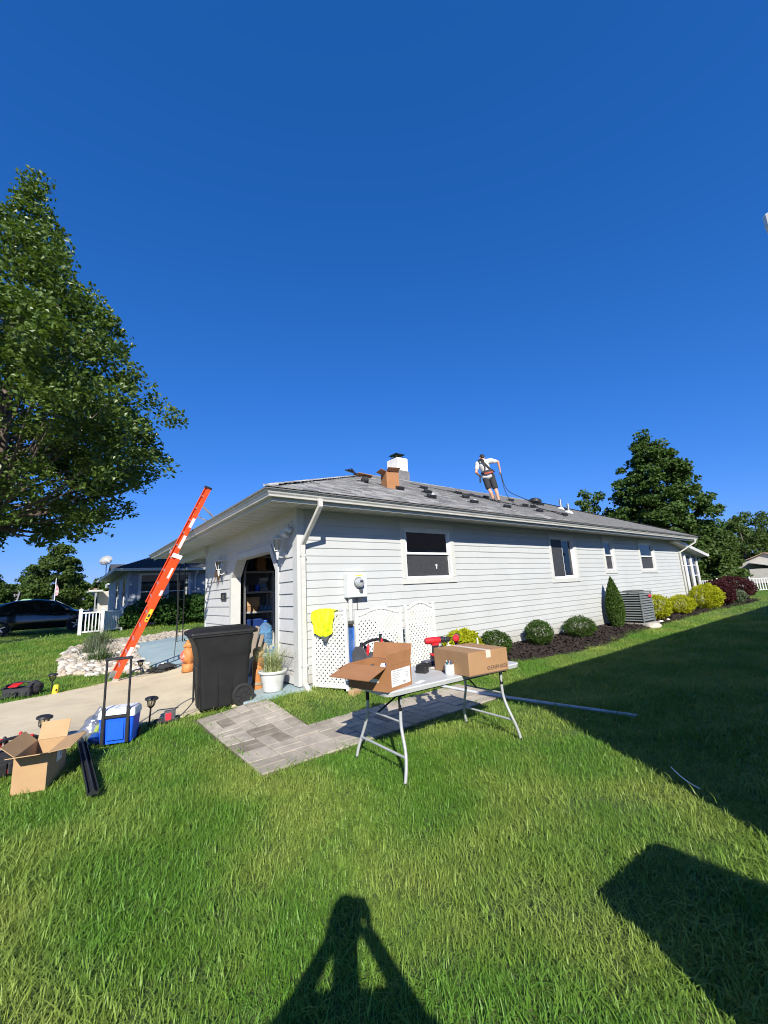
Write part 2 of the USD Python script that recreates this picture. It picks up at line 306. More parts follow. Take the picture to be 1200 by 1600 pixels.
chips = M('mulch_chips', (0.098, 0.068, 0.052), (0.046, 0.031, 0.023), rough=0.95, scale=20, island=0.6)
drive_m = M('driveway_concrete', (0.56, 0.485, 0.335), (0.47, 0.40, 0.275), rough=0.88, scale=1.1, detail=8, bump=0.35, bscale=130, bdist=0.003, dirt=((0.24, 0.21, 0.17), 0.4, 1.7))
apron_m = M('painted_blue_concrete', (0.228, 0.318, 0.351), (0.285, 0.366, 0.389), rough=0.6, scale=1.6, detail=7, bump=0.2, bscale=90, bdist=0.002, dirt=((0.40, 0.38, 0.33), 0.35, 2.6))
pavers_m = [M('paver_grey_' + n, c, tuple(x * 0.8 for x in c), rough=0.92, scale=9, detail=7, bump=0.5, bscale=170, bdist=0.003, dirt=((0.17, 0.145, 0.115), 0.5, 2.3)) for n, c in (('light', (0.41, 0.362, 0.295)), ('mid', (0.365, 0.322, 0.262)), ('dark', (0.31, 0.272, 0.22)))]
paver_stained = M('paver_stained_brown', (0.16, 0.132, 0.10), (0.25, 0.22, 0.175), rough=0.9, scale=7, detail=7, bump=0.5, bscale=170, bdist=0.003)
sand = M('joint_sand', (0.12, 0.10, 0.075), (0.07, 0.06, 0.04), rough=1, scale=30)
soilm = M('lawn_soil', (0.045, 0.085, 0.014), (0.085, 0.12, 0.028), rough=1, scale=1.5, detail=8, bump=0.8, bscale=35, bdist=0.03)
barkm = M('tree_bark', (0.16, 0.125, 0.095), (0.075, 0.058, 0.045), rough=0.95, scale=9, stretch=(1, 1, 0.2), bump=0.9, bscale=14, bdist=0.03, bstretch=(1, 1, 0.25))
skin = M('skin', (0.52, 0.28, 0.18), (0.48, 0.25, 0.16), rough=0.5, scale=8)
shirt = M('shirt_light_grey', (0.510, 0.510, 0.493), (0.459, 0.459, 0.451), rough=0.8, scale=9, bump=0.3, bscale=20)
shorts = M('shorts_charcoal', (0.03, 0.032, 0.035), rough=0.85)
hair = M('hair_dark', (0.015, 0.011, 0.009), rough=0.6)
harnessm = M('harness_black', (0.016, 0.016, 0.017), rough=0.7)
padred = M('harness_pad_red', (0.30, 0.05, 0.03), rough=0.7)
greenhose = M('hose_green', (0.05, 0.42, 0.12), rough=0.4)
carpaint = M('car_paint_black', (0.006, 0.0065, 0.008), rough=0.12, spec=0.6, coat=1.0)
carglass = M('car_glass_dark', (0.008, 0.009, 0.01), rough=0.04, spec=0.9)
rim_m = M('alloy_rim', (0.62, 0.62, 0.63), rough=0.25, metallic=0.9)
canopy_m = M('canopy_orange_yellow', (0.85, 0.42, 0.03), (0.75, 0.55, 0.05), rough=0.6, scale=0.8, stretch=(1, 1, 3))
# ---------------------------------------------------------------- the ground
def axis_grid(lo, hi, near, step, grow=1.22):
    a = list(np.arange(near[0], near[1] + 1e-6, step)); s = step
    while a[-1] < hi: s *= grow; a.append(a[-1] + s)
    s = step
    while a[0] > lo: s *= grow; a.insert(0, a[0] - s)
    return np.array(a)
gx, gy = axis_grid(-500, 600, (-7, 22), 0.35), axis_grid(-400, 600, (-8, 16), 0.35)
X, Y = np.meshgrid(gx, gy, indexing='ij')
Z = ground(X, Y) + (meshkit.fbm(np.stack([X * 0.9, Y * 0.9, X * 0], -1), 3, 5) - 0.5) * 0.035 * (ground(X, Y) < -0.1)
nx, ny = X.shape
ii, jj = np.meshgrid(np.arange(nx - 1), np.arange(ny - 1), indexing='ij'); q0 = (ii * ny + jj).ravel()
gf = np.vstack([np.c_[q0, q0 + ny, q0 + ny + 1], np.c_[q0, q0 + ny + 1, q0 + 1]])
single('lawn', T(np.c_[X.ravel(), Y.ravel(), Z.ravel() - 0.02], gf), soilm, kind='structure', smooth=True)

DRIVE = [(-14, 0.75), (-7, 0.30), (-3.46, 0.20), (-2.58, 0.44), (-1.92, 0.40), (-1.38, 0.38), (-0.87, 0.10), (-0.80, 1.2), (-0.69, 4.4), (-1.13, 5.2), (-1.53, 5.0), (-2.19, 4.52), (-3.0, 4.1), (-3.76, 3.9), (-7, 3.75), (-14, 3.9)]
APRON = [(-0.86, 0.06), (-0.70, -0.07), (0.16, -0.10), (0.16, 8.9), (1.6, 8.95), (1.35, 11.3), (-0.2, 10.5), (-0.98, 10.1), (-1.25, 7.6), (-1.24, 5.8), (-1.12, 5.21), (-0.67, 4.42), (-0.79, 1.2)]
PATH = [(-1.53, 0.05), (-0.62, -0.12), (-0.53, -1.36), (2.15, -1.36), (2.15, -2.29), (-0.45, -2.29), (-1.50, -2.29)]
MULCH = [(2.6, 0.1), (2.6, -0.35), (3.3, -0.75), (4.2, -1.0), (6.1, -1.3), (8.0, -1.32), (10.1, -1.12), (12.5, -0.98), (15.5, -0.95), (18.0, -0.85), (21, -0.75), (24.5, -0.9), (27.6, -0.75), (29.5, 0.2), (29, 1.6), (24, 1.9), (20.9, 1.5), (20.9, 0.1)]
ROCKBED = [(-2.95, 6.15), (-2.35, 5.62), (-1.28, 5.05), (-1.22, 5.9), (-1.2, 7.6), (-0.95, 10.0), (-0.2, 10.4), (1.35, 11.2), (1.5, 12.4), (0.2, 12.1), (-1.0, 11.5), (-1.9, 11.6), (-2.7, 10.6), (-3.0, 8.6)]
single('driveway', sheet(DRIVE, 0.020), drive_m, kind='structure')
single('painted_walkway', sheet(APRON, 0.032), apron_m, kind='structure')
single('mulch_bed', sheet(MULCH, 0.014, skirt=0.03), mulchm, kind='structure')
mp = Polygon(MULCH)
def scatter_in(poly, n, r):
    x0, y0, x1, y1 = poly.bounds; p = np.c_[r.uniform(x0, x1, n * 3), r.uniform(y0, y1, n * 3)]
    return p[shapely.contains_xy(poly, p[:, 0], p[:, 1])][:n]
mr = np.random.default_rng(3)
cp = scatter_in(mp, 16000, mr); vs, fs = [], []
L_, W_ = mr.uniform(.02, .07, len(cp)), mr.uniform(.008, .02, len(cp)); an, tl = mr.uniform(0, 6.3, len(cp)), mr.normal(0, .35, len(cp))
ex = np.c_[np.cos(an) * np.cos(tl), np.sin(an) * np.cos(tl), np.sin(tl)] * L_[:, None]; ey = np.c_[-np.sin(an), np.cos(an), mr.normal(0, .4, len(cp))] * W_[:, None]
cc = np.c_[cp, ground(cp[:, 0], cp[:, 1]) + mr.uniform(.015, .045, len(cp))]
vv = np.stack([cc - ex - ey, cc + ex - ey * .6, cc + ex * .9 + ey, cc - ex * .8 + ey * .8], 1).reshape(-1, 3); k = np.arange(len(cp))[:, None] * 4
single('mulch', T(vv, np.vstack([k + [[0, 1, 2]], k + [[0, 2, 3]]])), chips, 'dark brown shredded bark mulch along the house wall', 'mulch', kind='stuff')

# pavers: about 0.31 m squares, each cut in two one way or the other
pv = numbered('/World', 'paver_path'); UsdGeom.Xform.Define(stage, pv); tag(stage.GetPrimAtPath(pv), kind='structure'); origin[pv] = np.zeros(3)
part(pv, 'joint_sand', sheet(PATH, 0.004, skirt=0.02), sand)
def paver(x0, x1, y0, y1, m):
    g = 0.0050; c = V((x0 + x1) / 2, (y0 + y1) / 2); dz = rng.normal(0, .0025); v = []
    for ins, low in ((.0045, 0.0), (0.0, .005), (0.0, .03)):
        for sx, sy in ((0, 0), (1, 0), (1, 1), (0, 1)):
            x = (x1 - g - ins) if sx else (x0 + g + ins); y = (y1 - g - ins) if sy else (y0 + g + ins)
            v.append((x, y, float(ground(x, y)) + .022 + dz - low))
    f = [(0, 1, 2), (0, 2, 3)] + [t for r in (0, 4) for i in range(4) for t in ((r + i, r + 4 + i, r + 4 + (i + 1) % 4), (r + i, r + 4 + (i + 1) % 4, r + (i + 1) % 4))]
    part(pv, 'paver', T(v, f), m)
def paver_cells(xs, ys):
    for i in range(len(xs) - 1):
        for j in range(len(ys) - 1):
            x0, x1, y0, y1 = xs[i], xs[i + 1], ys[j], ys[j + 1]; k = rng.random()
            near = math.hypot((x0 + x1) / 2 + 1.15, (y0 + y1) / 2 + 1.45)
            pick = lambda: paver_stained if (near < .33 and rng.random() < .9) or rng.random() < .03 else pavers_m[rng.choice(3, p=[.5, .35, .15])]
            if k < .18: paver(x0, x1, y0, y1, pick())
            elif (i + j) % 2: paver(x0, (x0 + x1) / 2, y0, y1, pick()); paver((x0 + x1) / 2, x1, y0, y1, pick())
            else: paver(x0, x1, y0, (y0 + y1) / 2, pick()); paver(x0, x1, (y0 + y1) / 2, y1, pick())
paver_cells(np.linspace(-1.51, -0.57, 4), np.linspace(-2.29, 0.0, 8)[:8])
paver_cells(np.linspace(-0.57, 2.15, 10), np.linspace(-2.29, -1.36, 4))

# river rocks
rb = thing('river_rock_bed', 'bed of cream and tan river rocks curving along the blue walkway', 'rock bed', (-1.9, 8, 0), world=True)
part(rb, 'soil', sheet(ROCKBED, 0.006, skirt=0.03), soilm)
rr = np.random.default_rng(11); rp = Polygon(ROCKBED); rpts = scatter_in(rp.buffer(-0.02), 1500, rr)
def rock(c, s, seed):
    m = trimesh.creation.icosphere(1, 1.0); r = np.random.default_rng(seed)
    m.vertices = m.vertices * (1 + (meshkit.noise(m.vertices * 1.3 + seed * 7.1, seed)[:, None] - .5) * .5) * (V(1.15, .85, .6) * s * r.uniform(.8, 1.2, 3))
    m = mv(m, rz=r.uniform(0, 360), rx=r.normal(0, 14)); m.apply_translation(c); return m
sz = rr.uniform(.05, .105, len(rpts)); order = np.argsort(np.hypot(rpts[:, 0] - CAM[0], rpts[:, 1] - CAM[1]) / sz)
rest = []
for n_, i in enumerate(order):
    m = rock(G(*rpts[i], rr.uniform(.0, .05)), sz[i], int(i))
    if n_ < 300: part(rb, 'stone', m, rocks[rr.choice(4, p=[.4, .25, .2, .15])], smooth=True)
    else: rest.append(m)
part(rb, 'farther_stones', J(rest), rock_stuff, smooth=True, kind='stuff')

# ---------------------------------------------------------------- the house
WX, WY, H, GY = 18.30, 8.70, 2.85, 5.45
house = thing('house', 'single storey house with pale grey lap siding, grey shingle hip roof and open garage', 'house', (0, 0, 0))
SIDE = (V(0, 0, 0), V(1, 0, 0), V(0, 0, 1), V(0, -1, 0))      # origin, along, up, outwards
FRONT = (V(0, 0, 0), V(0, 1, 0), V(0, 0, 1), V(-1, 0, 0))
def onwall(m, fr):
    """(u along, v up, w outwards) to the world."""
    m = frame(m, fr[0], fr[1], fr[2], fr[3])
    if np.linalg.det(np.stack([fr[1], fr[2], fr[3]])) < 0: m.faces = m.faces[:, ::-1]
    return m
def bw(fr, u0, u1, v0, v1, w0, w1, b=0): return onwall(cb(u0, u1, v0, v1, w0, w1, b) if b else box(u0, u1, v0, v1, w0, w1), fr)
def wall_core(fr, u0, u1, v0, v1, w0, w1, holes):
    us, vs_ = sorted({u0, u1, *[h[i] for h in holes for i in (0, 1)]}), sorted({v0, v1, *[h[i] for h in holes for i in (2, 3)]})
    ms = []
    for i in range(len(us) - 1):
        run = None
        for j in range(len(vs_) - 1):
            c = ((us[i] + us[i + 1]) / 2, (vs_[j] + vs_[j + 1]) / 2)
            if not any(h[0] < c[0] < h[1] and h[2] < c[1] < h[3] for h in holes): ms.append(bw(fr, us[i], us[i + 1], vs_[j], vs_[j + 1], w0, w1))
    return J(ms)
def lap(fr, u0, u1, z0, z1, lip=0.022, top=0.005):
    p = [(0.0, z0), (lip, z0), (lip + .001, z0 + .006), (top, z1), (0.0, z1)]           # (w, v)
    m = prism([(b, a) for a, b in p], 'x', u0, u1)                                     # x = u, (y, z) = (v, w)
    return onwall(m, fr)
def siding(fr, u0, u1, rows, e, holes, mat, parent, lip=0.0165, name='siding_board', joints=0):
    for k in range(rows):
        z0, z1 = k * e, min((k + 1) * e, H - 0.002)
        segs = [(u0, u1, z0, z1)]
        for h in holes:
            new = []
            for a, b, c, d in segs:
                if h[1] <= a or h[0] >= b or h[3] <= c or h[2] >= d: new.append((a, b, c, d)); continue
                if h[0] > a: new.append((a, h[0], c, d))
                if h[1] < b: new.append((h[1], b, c, d))
                if h[2] - c > .012: new.append((max(a, h[0]), min(b, h[1]), c, h[2]))
                if d - h[3] > .012: new.append((max(a, h[0]), min(b, h[1]), h[3], d))
            segs = new
        for a, b, c, d in segs:
            if b - a < .01: continue
            cuts = [a, b]
            if joints and b - a > 3.0: cuts = [a] + sorted(a + (b - a) * (q + rng.uniform(.2, .8)) / max(1, int((b - a) / 3.6)) for q in range(max(1, int((b - a) / 3.6)))) + [b]
            for i in range(len(cuts) - 1):
                part(parent, name, lap(fr, cuts[i], cuts[i + 1] - (.003 if i < len(cuts) - 2 else 0), c + rng.normal(0, .0012), d, lip + rng.normal(0, .0010) + (.0015 if i else 0)), mat)
WINS = [(2.24, 3.80, 1.49, 2.745), (7.72, 9.26, 1.35, 2.755), (11.02, 11.88, 1.55, 2.77), (13.92, 15.46, 1.53, 2.775)]
inn = lambda h, d: (h[0] + d, h[1] - d, h[2] + d, h[3] - d)
part(house, 'wall', wall_core(SIDE, 0.0, WX, -0.0, H, -0.16, -0.001, [inn(w, .11) for w in WINS]), interior)
part(house, 'wall', box(5.302, WX, WY - .16, WY, -.1, H), vinyl)
part(house, 'wall', box(WX - .16, WX, 0.162, WY - .162, -.1, H), vinyl)
part(house, 'foundation', J(box(-.002, WX - .02, .012, .3, -.4, -.003), box(.012, .3, .302, WY, -.4, -.09)), concrete_found)
siding(SIDE, 0.095, WX - .095, 21, H / 21, [inn(w, .02) for w in WINS], vinyl, house, joints=1)
# front (garage) wall: u = y
DOOR = [(0.84, -.1), (0.84, 1.86), (1.12, 2.24), (2.92, 2.24), (3.28, 1.86), (3.28, -.1)]
pd = Polygon(DOOR); wallp = sbox(0.162, -.1, GY, H).difference(pd)
def on_front(m): return onwall(m, FRONT)
part(house, 'wall', on_front(mv(extrude(wallp, .158), z=-.16)), interior)
rows = 14; e = H / rows
trimp = pd.buffer(.115, join_style='mitre', mitre_limit=2).difference(pd).intersection(sbox(0, -.09, GY, 3)); keep = pd.buffer(.10, join_style='mitre', mitre_limit=2)
for k in range(rows):
    z0, z1 = k * e, (k + 1) * e - (.002 if k == rows - 1 else 0)
    strip = sbox(0.13, z0, GY - .06, z1).difference(keep)
    for g_ in getattr(strip, 'geoms', [strip]):
        if g_.area < .004: continue
        m = extrude(g_, 1.0); v = m.vertices.copy(); outer = v[:, 2] > .5
        v[:, 2] = np.where(outer, .026 - .020 * np.clip((v[:, 1] - z0) / (z1 - z0), 0, 1), 0.0)
        part(house, 'siding_board', on_front(T(v, m.faces)), grainy)
part(house, 'garage_door_trim', on_front(mv(extrude(trimp, .04), z=.001)), trimw)
reveal = pd.difference(pd.buffer(-.012, join_style='mitre')).intersection(sbox(0, -.09, GY, 3))
part(house, 'garage_door_jamb', on_front(mv(extrude(reveal, .205), z=-.17)), trimw)
part(house, 'door_track', J(box(.22, .26, 3.18, 3.21, -.05, 2.0), box(.22, .26, .9, .93, -.05, 2.0), tube(spline([(.24, 3.2, 2.0), (.3, 3.2, 2.25), (.6, 3.2, 2.35), (2.6, 3.2, 2.38)], 10), .02, 6), box(.3, 2.6, .95, 3.15, 2.42, 2.46)), steel)
# garage inside
part(house, 'garage_wall', box(.17, 5.2, 4.30, 4.36, -.1, H - .02), interior)
part(house, 'garage_wall', box(5.2, 5.3, .17, 4.3, -.1, H - .02), interior)
part(house, 'garage_ceiling', box(.162, 5.2, .162, 4.3, H - .06, H - .022), interior)
part(house, 'garage_floor', box(.17, 5.2, .17, 4.3, -.12, -.045), slabc)
part(house, 'wall', box(0.0, 5.3, GY + .001, GY + .14, -.05, H - .07), vinyl)
part(house, 'wall', box(5.302, 5.45, GY + .141, WY - .162, -.05, H), vinyl)
part(house, 'porch_beam', box(-.06, .10, GY + .002, WY, H - .22, H - .004), trimw)
part(house, 'porch_beam', box(.102, 5.3, WY - .08, WY, H - .2, H - .004), trimw)
part(house, 'porch_ceiling', box(.1, 5.3, GY + .14, WY - .08, H - .06, H - .03), soffitw)
# corner boards
part(house, 'corner_board', box(-.034, 0.095, -.034, -.001, -.015, H - .003), trimw)
part(house, 'corner_board', box(-.034, -.001, -.0005, .13, -.012, H - .003), trimw)
part(house, 'corner_board', box(WX - .095, WX + .03, -.034, -.001, -.015, H - .003), trimw)
part(house, 'corner_board', box(-.034, -.001, GY - .06, GY, -.0, H - .003), trimw)
# windows on the side wall
def side_window(w, kind):
    u0, u1, z0, z1 = w; t = .115
    wm = J(bw(SIDE, u0, u1, z0, z0 + t, .002, .036, .005), bw(SIDE, u0 + .002, u1 - .002, z1 - t, z1, .002, .034, .005), bw(SIDE, u0 + .001, u0 + t, z0 + t + .002, z1 - t - .002, .002, .033, .005), bw(SIDE, u1 - t, u1 - .001, z0 + t + .002, z1 - t - .002, .002, .033, .005))
    p = part(house, 'window', wm, trimw)
    a, b, c, d = u0 + t, u1 - t, z0 + t, z1 - t; s = .042
    fr_ = lambda a, b, c, d, w0, w1: J(bw(SIDE, a, b, c, c + s, w0, w1, .004), bw(SIDE, a, b, d - s, d, w0, w1, .004), bw(SIDE, a, a + s, c + s, d - s, w0, w1, .004), bw(SIDE, b - s, b, c + s, d - s, w0, w1, .004))
    part(p, 'window_frame', fr_(a - .012, b + .012, c - .012, d + .012, -.10, .016), sashw)
    s = .05
    if kind == 'slide':
        mid = (a + b) / 2
        part(p, 'sash', fr_(a + .03, mid + .02, c + .03, d - .03, -.05, -.015), sashw); part(p, 'sash', fr_(mid - .02, b - .03, c + .03, d - .03, -.09, -.055), sashw)
        part(p, 'pane', bw(SIDE, a + .08, mid - .03, c + .08, d - .08, -.035, -.031), glass); part(p, 'pane', bw(SIDE, mid + .03, b - .08, c + .08, d - .08, -.075, -.071), glass)
        part(p, 'insect_screen', bw(SIDE, a + .06, mid - .01, c + .06, d - .06, -.0125, -.0105), screen)
        for k in range(24): part(p, 'blind_slat', mv(bw(SIDE, mid + .03, b - .05, 0, .034, -.152, -.148), z=c + .06 + k * (d - c - .12) / 24), blind)
    else:
        mid = (c + d) / 2
        part(p, 'sash', fr_(a + .03, b - .03, mid - .03, d - .03, -.05, -.015), sashw); part(p, 'sash', fr_(a + .03, b - .03, c + .03, mid + .02, -.09, -.055), sashw)
        part(p, 'pane', bw(SIDE, a + .08, b - .08, mid + .02, d - .08, -.035, -.031), glass); part(p, 'pane', bw(SIDE, a + .08, b - .08, c + .08, mid - .03, -.075, -.071), glass)
        part(p, 'insect_screen', bw(SIDE, a + .045, b - .045, c + .045, mid - .035, -.05, -.048), screen)
        if kind == 'blind': part(p, 'roller_blind', bw(SIDE, a + .06, b - .06, mid - .02, d - .04, -.15, -.146), blind)
        if kind == 'sticker': part(p, 'suction_hook', J(cyl((b - .42, .044, c + .26), (b - .42, .040, c + .26), .028), cyl((b - .42, .044, c + .19), (b - .42, .040, c + .23), .014)), lampwhite)
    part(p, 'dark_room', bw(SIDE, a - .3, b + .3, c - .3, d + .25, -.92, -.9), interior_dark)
for w, kd in zip(WINS, ('sticker', 'slide', 'plain', 'blind')): side_window(w, kd)

# eaves: soffit, fascia, gutter, roof
EO, ZE = 0.60, 2.97
EX0, EX1, EY0, EY1 = -0.82 + .12, 18.74 - .12, -0.70 + .12, 9.36 - .12                # outer face of the fascia
def sweep(prof, path, a_dir, b_dir):
    """prof (o, z) carried along a level path of two points; the ends are mitred along the plan directions a_dir, b_dir (per unit of o)."""
    P = np.asarray(prof, float); n = len(P)
    v = np.vstack([np.c_[path[0][0] + a_dir[0] * P[:, 0], path[0][1] + a_dir[1] * P[:, 0], P[:, 1]], np.c_[path[1][0] + b_dir[0] * P[:, 0], path[1][1] + b_dir[1] * P[:, 0], P[:, 1]]])
    f = [t for i in range(n) for t in ((i, (i + 1) % n, n + (i + 1) % n), (i, n + (i + 1) % n, n + i))]
    _, tr = trimesh.creation.triangulate_polygon(Polygon(P), engine='earcut')
    vv_, tr = trimesh.creation.triangulate_polygon(Polygon(P), engine='earcut')
    ix = np.array([int(np.argmin(np.hypot(*(P - q).T))) for q in vv_]); tr = ix[np.asarray(tr)]
    m = T(v, f + [tuple(t[::-1]) for t in tr] + [tuple(t + n) for t in tr]); trimesh.repair.fix_normals(m); return m
fasc = [(0, 2.79), (0.0, 2.965), (-.03, 2.965), (-.03, 2.79)]
gut = [(.004, 2.845), (.07, 2.845), (.076, 2.872), (.096, 2.895), (.108, 2.925), (.122, 2.932), (.124, 2.958), (.112, 2.96), (.104, 2.946), (.09, 2.93), (.02, 2.86), (.012, 2.958), (.004, 2.958)]
c00, c01, c10 = (EX0, EY0), (EX0, EY1), (EX1, EY0)
for nm, pr, mt in (('fascia', fasc, trimw), ('gutter', gut, gutterw)):
    part(house, nm, sweep(pr, (c00, c10), (-1, -1), (1 if nm == 'fascia' else 0, -1)), mt)
    part(house, nm, sweep(pr, (c01, c00), (-1, 1), (-1, -1)), mt)
    part(house, nm, sweep(pr, (c10, (EX1, EY1)), (1, -1), (1, 1)), mt)
for x0, y0, x1, y1, ax in ((EX0 + .03, EY0 + .03, EX1 - .03, 0, 0), (EX0 + .03, EY0 + .03, 0, EY1, 1), (WX, 0.0, EX1 - .03, EY1, 1)):
    lo, hi = ((x0, x1), (y0, y1))[ax]; k = 0; a = lo
    ring = Polygon([(EX0 + .03, EY0 + .03), (EX1 - .03, EY0 + .03), (WX, 0), (0, 0)]) if ax == 0 else (Polygon([(EX0 + .03, EY0 + .03), (0, 0), (0, EY1), (EX0 + .03, EY1)]) if x1 == 0 else sbox(WX, 0, EX1 - .03, EY1))
    while a < hi - .01:
        b = min(a + .305, hi); c_ = (sbox(a + .011, y0, b - .011, y1) if ax == 0 else sbox(x0, a + .011, x1, b - .011)).intersection(ring)
        if c_.area > .004:
            ms = []
            for t_ in range(3):                                                     # three V-grooved boards to a panel
                q0_, q1_ = a + .011 + t_ * (b - a - .022) / 3, a + .011 + (t_ + 1) * (b - a - .022) / 3 - (.007 if t_ < 2 else 0)
                cc_ = c_.intersection(sbox(q0_, -2, q1_, 12) if ax == 0 else sbox(-2, q0_, 22, q1_))
                if cc_.geom_type == 'Polygon' and cc_.area > 5e-4: ms.append(mv(extrude(cc_, .012), z=H - .014))
            if ms: part(house, 'soffit_panel', J(ms), soffitw)
        a = b
R0, R1 = V(4.65, 4.33, 5.19), V(13.70, 4.33, 5.19)
ed = [V(-.84, -.72, ZE), V(18.76, -.72, ZE), V(18.76, 9.38, ZE), V(-.84, 9.38, ZE)]
def slab(pts, d=.03):
    top = np.array(pts); return hull(np.vstack([top, top - V(0, 0, d)]))
for a in ((0, 1), (1, 2), (2, 3), (3, 0)):
    q = {0: [ed[0], ed[1], R1, R0], 1: [ed[1], ed[2], R1], 2: [ed[2], ed[3], R0, R1], 3: [ed[3], ed[0], R0]}[a[0]]
    part(house, 'roof', slab(q), deck)
# shingles on the side slope
SL = V(0, math.cos(math.atan(.44)), math.sin(math.atan(.44))); SN = V(0, -SL[2], SL[1])
tabs, dist = [], []
def roofz(y): return ZE + .44 * (y + .72)
ncourse = 39
for i in range(ncourse):
    s0 = i * .1415; y = -.735 + s0 * SL[1]
    if y > 4.28: break
    xa, xb = -.86 + (y + .72) * 1.087 + .02, 18.78 - (y + .72) * 1.003 - .02; x = xa
    while x < xb - .02:
        w = rng.uniform(.13, .33); b = min(x + w, xb)
        if xb - b < .06: b = xb
        lift = rng.uniform(.011, .026); ln = rng.uniform(.150, .172)
        o = V(0, y, roofz(y)); base = [V(x + .002, 0, 0), V(b - .002, 0, 0)]
        low, hi = o + SN * .002, o + SL * ln + SN * .004
        v = [base[0] + low, base[1] + low, base[0] + low + SN * lift, base[1] + low + SN * lift, base[0] + hi + SN * .002, base[1] + hi + SN * .002]
        tabs.append(v); dist.append(np.linalg.norm((v[0] + v[1]) / 2 - CAM) / (b - x)); x = b
TF = [(0, 1, 3), (0, 3, 2), (2, 3, 5), (2, 5, 4), (0, 2, 4), (1, 5, 3)]
order = np.argsort(dist); big = set(order[:300].tolist()); rv, rf = [], []
for i, v in enumerate(tabs):
    if i in big: part(house, 'shingle', T(v, TF), shingle[rng.choice(4, p=[.36, .32, .20, .12])])
    else: rf.append(np.array(TF) + 6 * len(rv)); rv.append(v)
part(house, 'farther_shingles', T(np.vstack(rv), np.vstack(rf)), shingle_mix, kind='stuff')
def caps(a, b, n1, n2, trim=0.0):
    a, b = V(*a), V(*b); a = a + unit(b - a) * trim; L = np.linalg.norm(b - a); d = (b - a) / L; k = int(L / .2)
    for i in range(k):
        o = a + d * (i * L / k); e_ = a + d * min((i + 1) * L / k + .08, L)
        l1, l2 = n1 * .15, n2 * .15; u = V(0, 0, .022); w = V(0, 0, .008)
        v = [o + u + V(0, 0, .012), o + l1 + w + V(0, 0, .012), o + l2 + w + V(0, 0, .012), e_ + u, e_ + l1 + w, e_ + l2 + w, o + w, o + l1, o + l2]
        f = [(0, 3, 4), (0, 4, 1), (0, 2, 5), (0, 5, 3), (6, 0, 1), (6, 1, 7), (6, 2, 0), (6, 8, 2)]
        part(house, 'ridge_cap', T(v, f), shingle[rng.choice(4, p=[.4, .3, .2, .1])])
caps(R0, R1, V(0, -.91, -.4), V(0, .91, -.4))
caps(ed[0], R0, unit(V(.72, -.69, -.02)) * .8, unit(V(-.69, .72, -.02)) * .8, .16)
caps(ed[1], R1, unit(V(-.7, -.7, 0)), unit(V(.7, .7, 0)))
# chimney
ch = part(house, 'chimney', cb(6.10, 6.60, 4.40, 5.02, 5.58, 6.08, .02), M('chimney_white_paint', (0.72, 0.71, 0.68), (0.60, 0.58, 0.55), rough=0.8, scale=7, bump=0.4, bscale=40, dirt=((0.35, 0.25, 0.2), 0.3, 5)))
part(ch, 'chimney_base', cb(6.075, 6.625, 4.375, 5.045, 4.9, 5.578, .01), M('chimney_base_grey', (0.19, 0.18, 0.18), (0.13, 0.125, 0.125), rough=0.9, scale=12, stretch=(1, 1, .3)))
part(ch, 'chimney_cap', J(hull([(x_, y_, z_) for x_ in (6.13, 6.57) for y_ in (4.49, 4.93) for z_ in (6.25, 6.262)] + [(6.33, 4.70, 6.33), (6.37, 4.72, 6.33)]), *[cyl((x, y, 6.07), (x, y, 6.275), .014, 6) for x in (6.2, 6.5) for y in (4.56, 4.86)], box(6.18, 6.52, 4.53, 4.545, 6.08, 6.14), box(6.18, 6.195, 4.55, 4.88, 6.08, 6.14)), blackmetal)
# downspouts
def downspout(pts, s=(.075, .055), name='downspout'):
    P = np.asarray(pts, float); ms = []
    for a, b in zip(P[:-1], P[1:]):
        d = unit(b - a); x = unit(np.cross(d, V(0, 1, 0)) if abs(d[1]) < .9 else V(1, 0, 0)); x = V(1, 0, 0) - d * d[0]; x = unit(x); y = np.cross(d, x)
        L = np.linalg.norm(b - a); ms.append(frame(cb(-s[0] / 2, s[0] / 2, -s[1] / 2, s[1] / 2, -.012, L + .012, .006), a, x, y, d))
    return part(house, name, J(ms), gutterw)
d1 = downspout([(.075, -.66, 2.86), (.075, -.66, 2.76), (.055, -.07, 2.22), (.055, -.07, .02), (.065, -.19, -.08)])
part(d1, 'strap', J(box(.01, .1, -.1, -.034, 2.02, 2.05), box(.01, .1, -.1, -.034, .28, .31)), trimw)
downspout([(18.42, -.66, 2.86), (18.42, -.64, 2.72), (18.22, -.07, 2.34), (18.22, -.07, -.02)])
# wall fittings
mb = part(house, 'meter_box', cb(.86, 1.28, -.15, -.024, 1.30, 1.72, .008), meterm)
part(mb, 'meter_glass', J(mv(lathe([(.0, .0), (.088, .0), (.088, .05), (.07, .085), (.045, .095), (0, .098)], 24), rx=90, x=1.09, y=-.15, z=1.55)), M('meter_dome', (0.45, 0.47, 0.48), (0.36, 0.38, 0.39), rough=0.12, metallic=0.3, scale=20))
part(mb, 'meter_ring', J(mv(lathe([(.085, 0), (.1, 0), (.1, .022), (.085, .022), (.085, 0)], 28), rx=90, x=1.09, y=-.152, z=1.55), mv(lathe([(0, 0), (.035, 0), (.035, .03), (0, .03)], 14), rx=90, x=1.13, y=-.152, z=1.415)), steel)
part(mb, 'meter_register', box(1.06, 1.12, -.2505, -.2495, 1.555, 1.59), ink)
part(mb, 'warning_label', box(1.03, 1.17, -.1525, -.1505, 1.665, 1.685), yellow_sticker)
part(mb, 'conduit', J(cyl((.955, -.075, 1.30), (.955, -.075, -.12), .036), box(.93, .98, -.1, -.03, .9, .93)), trimw)
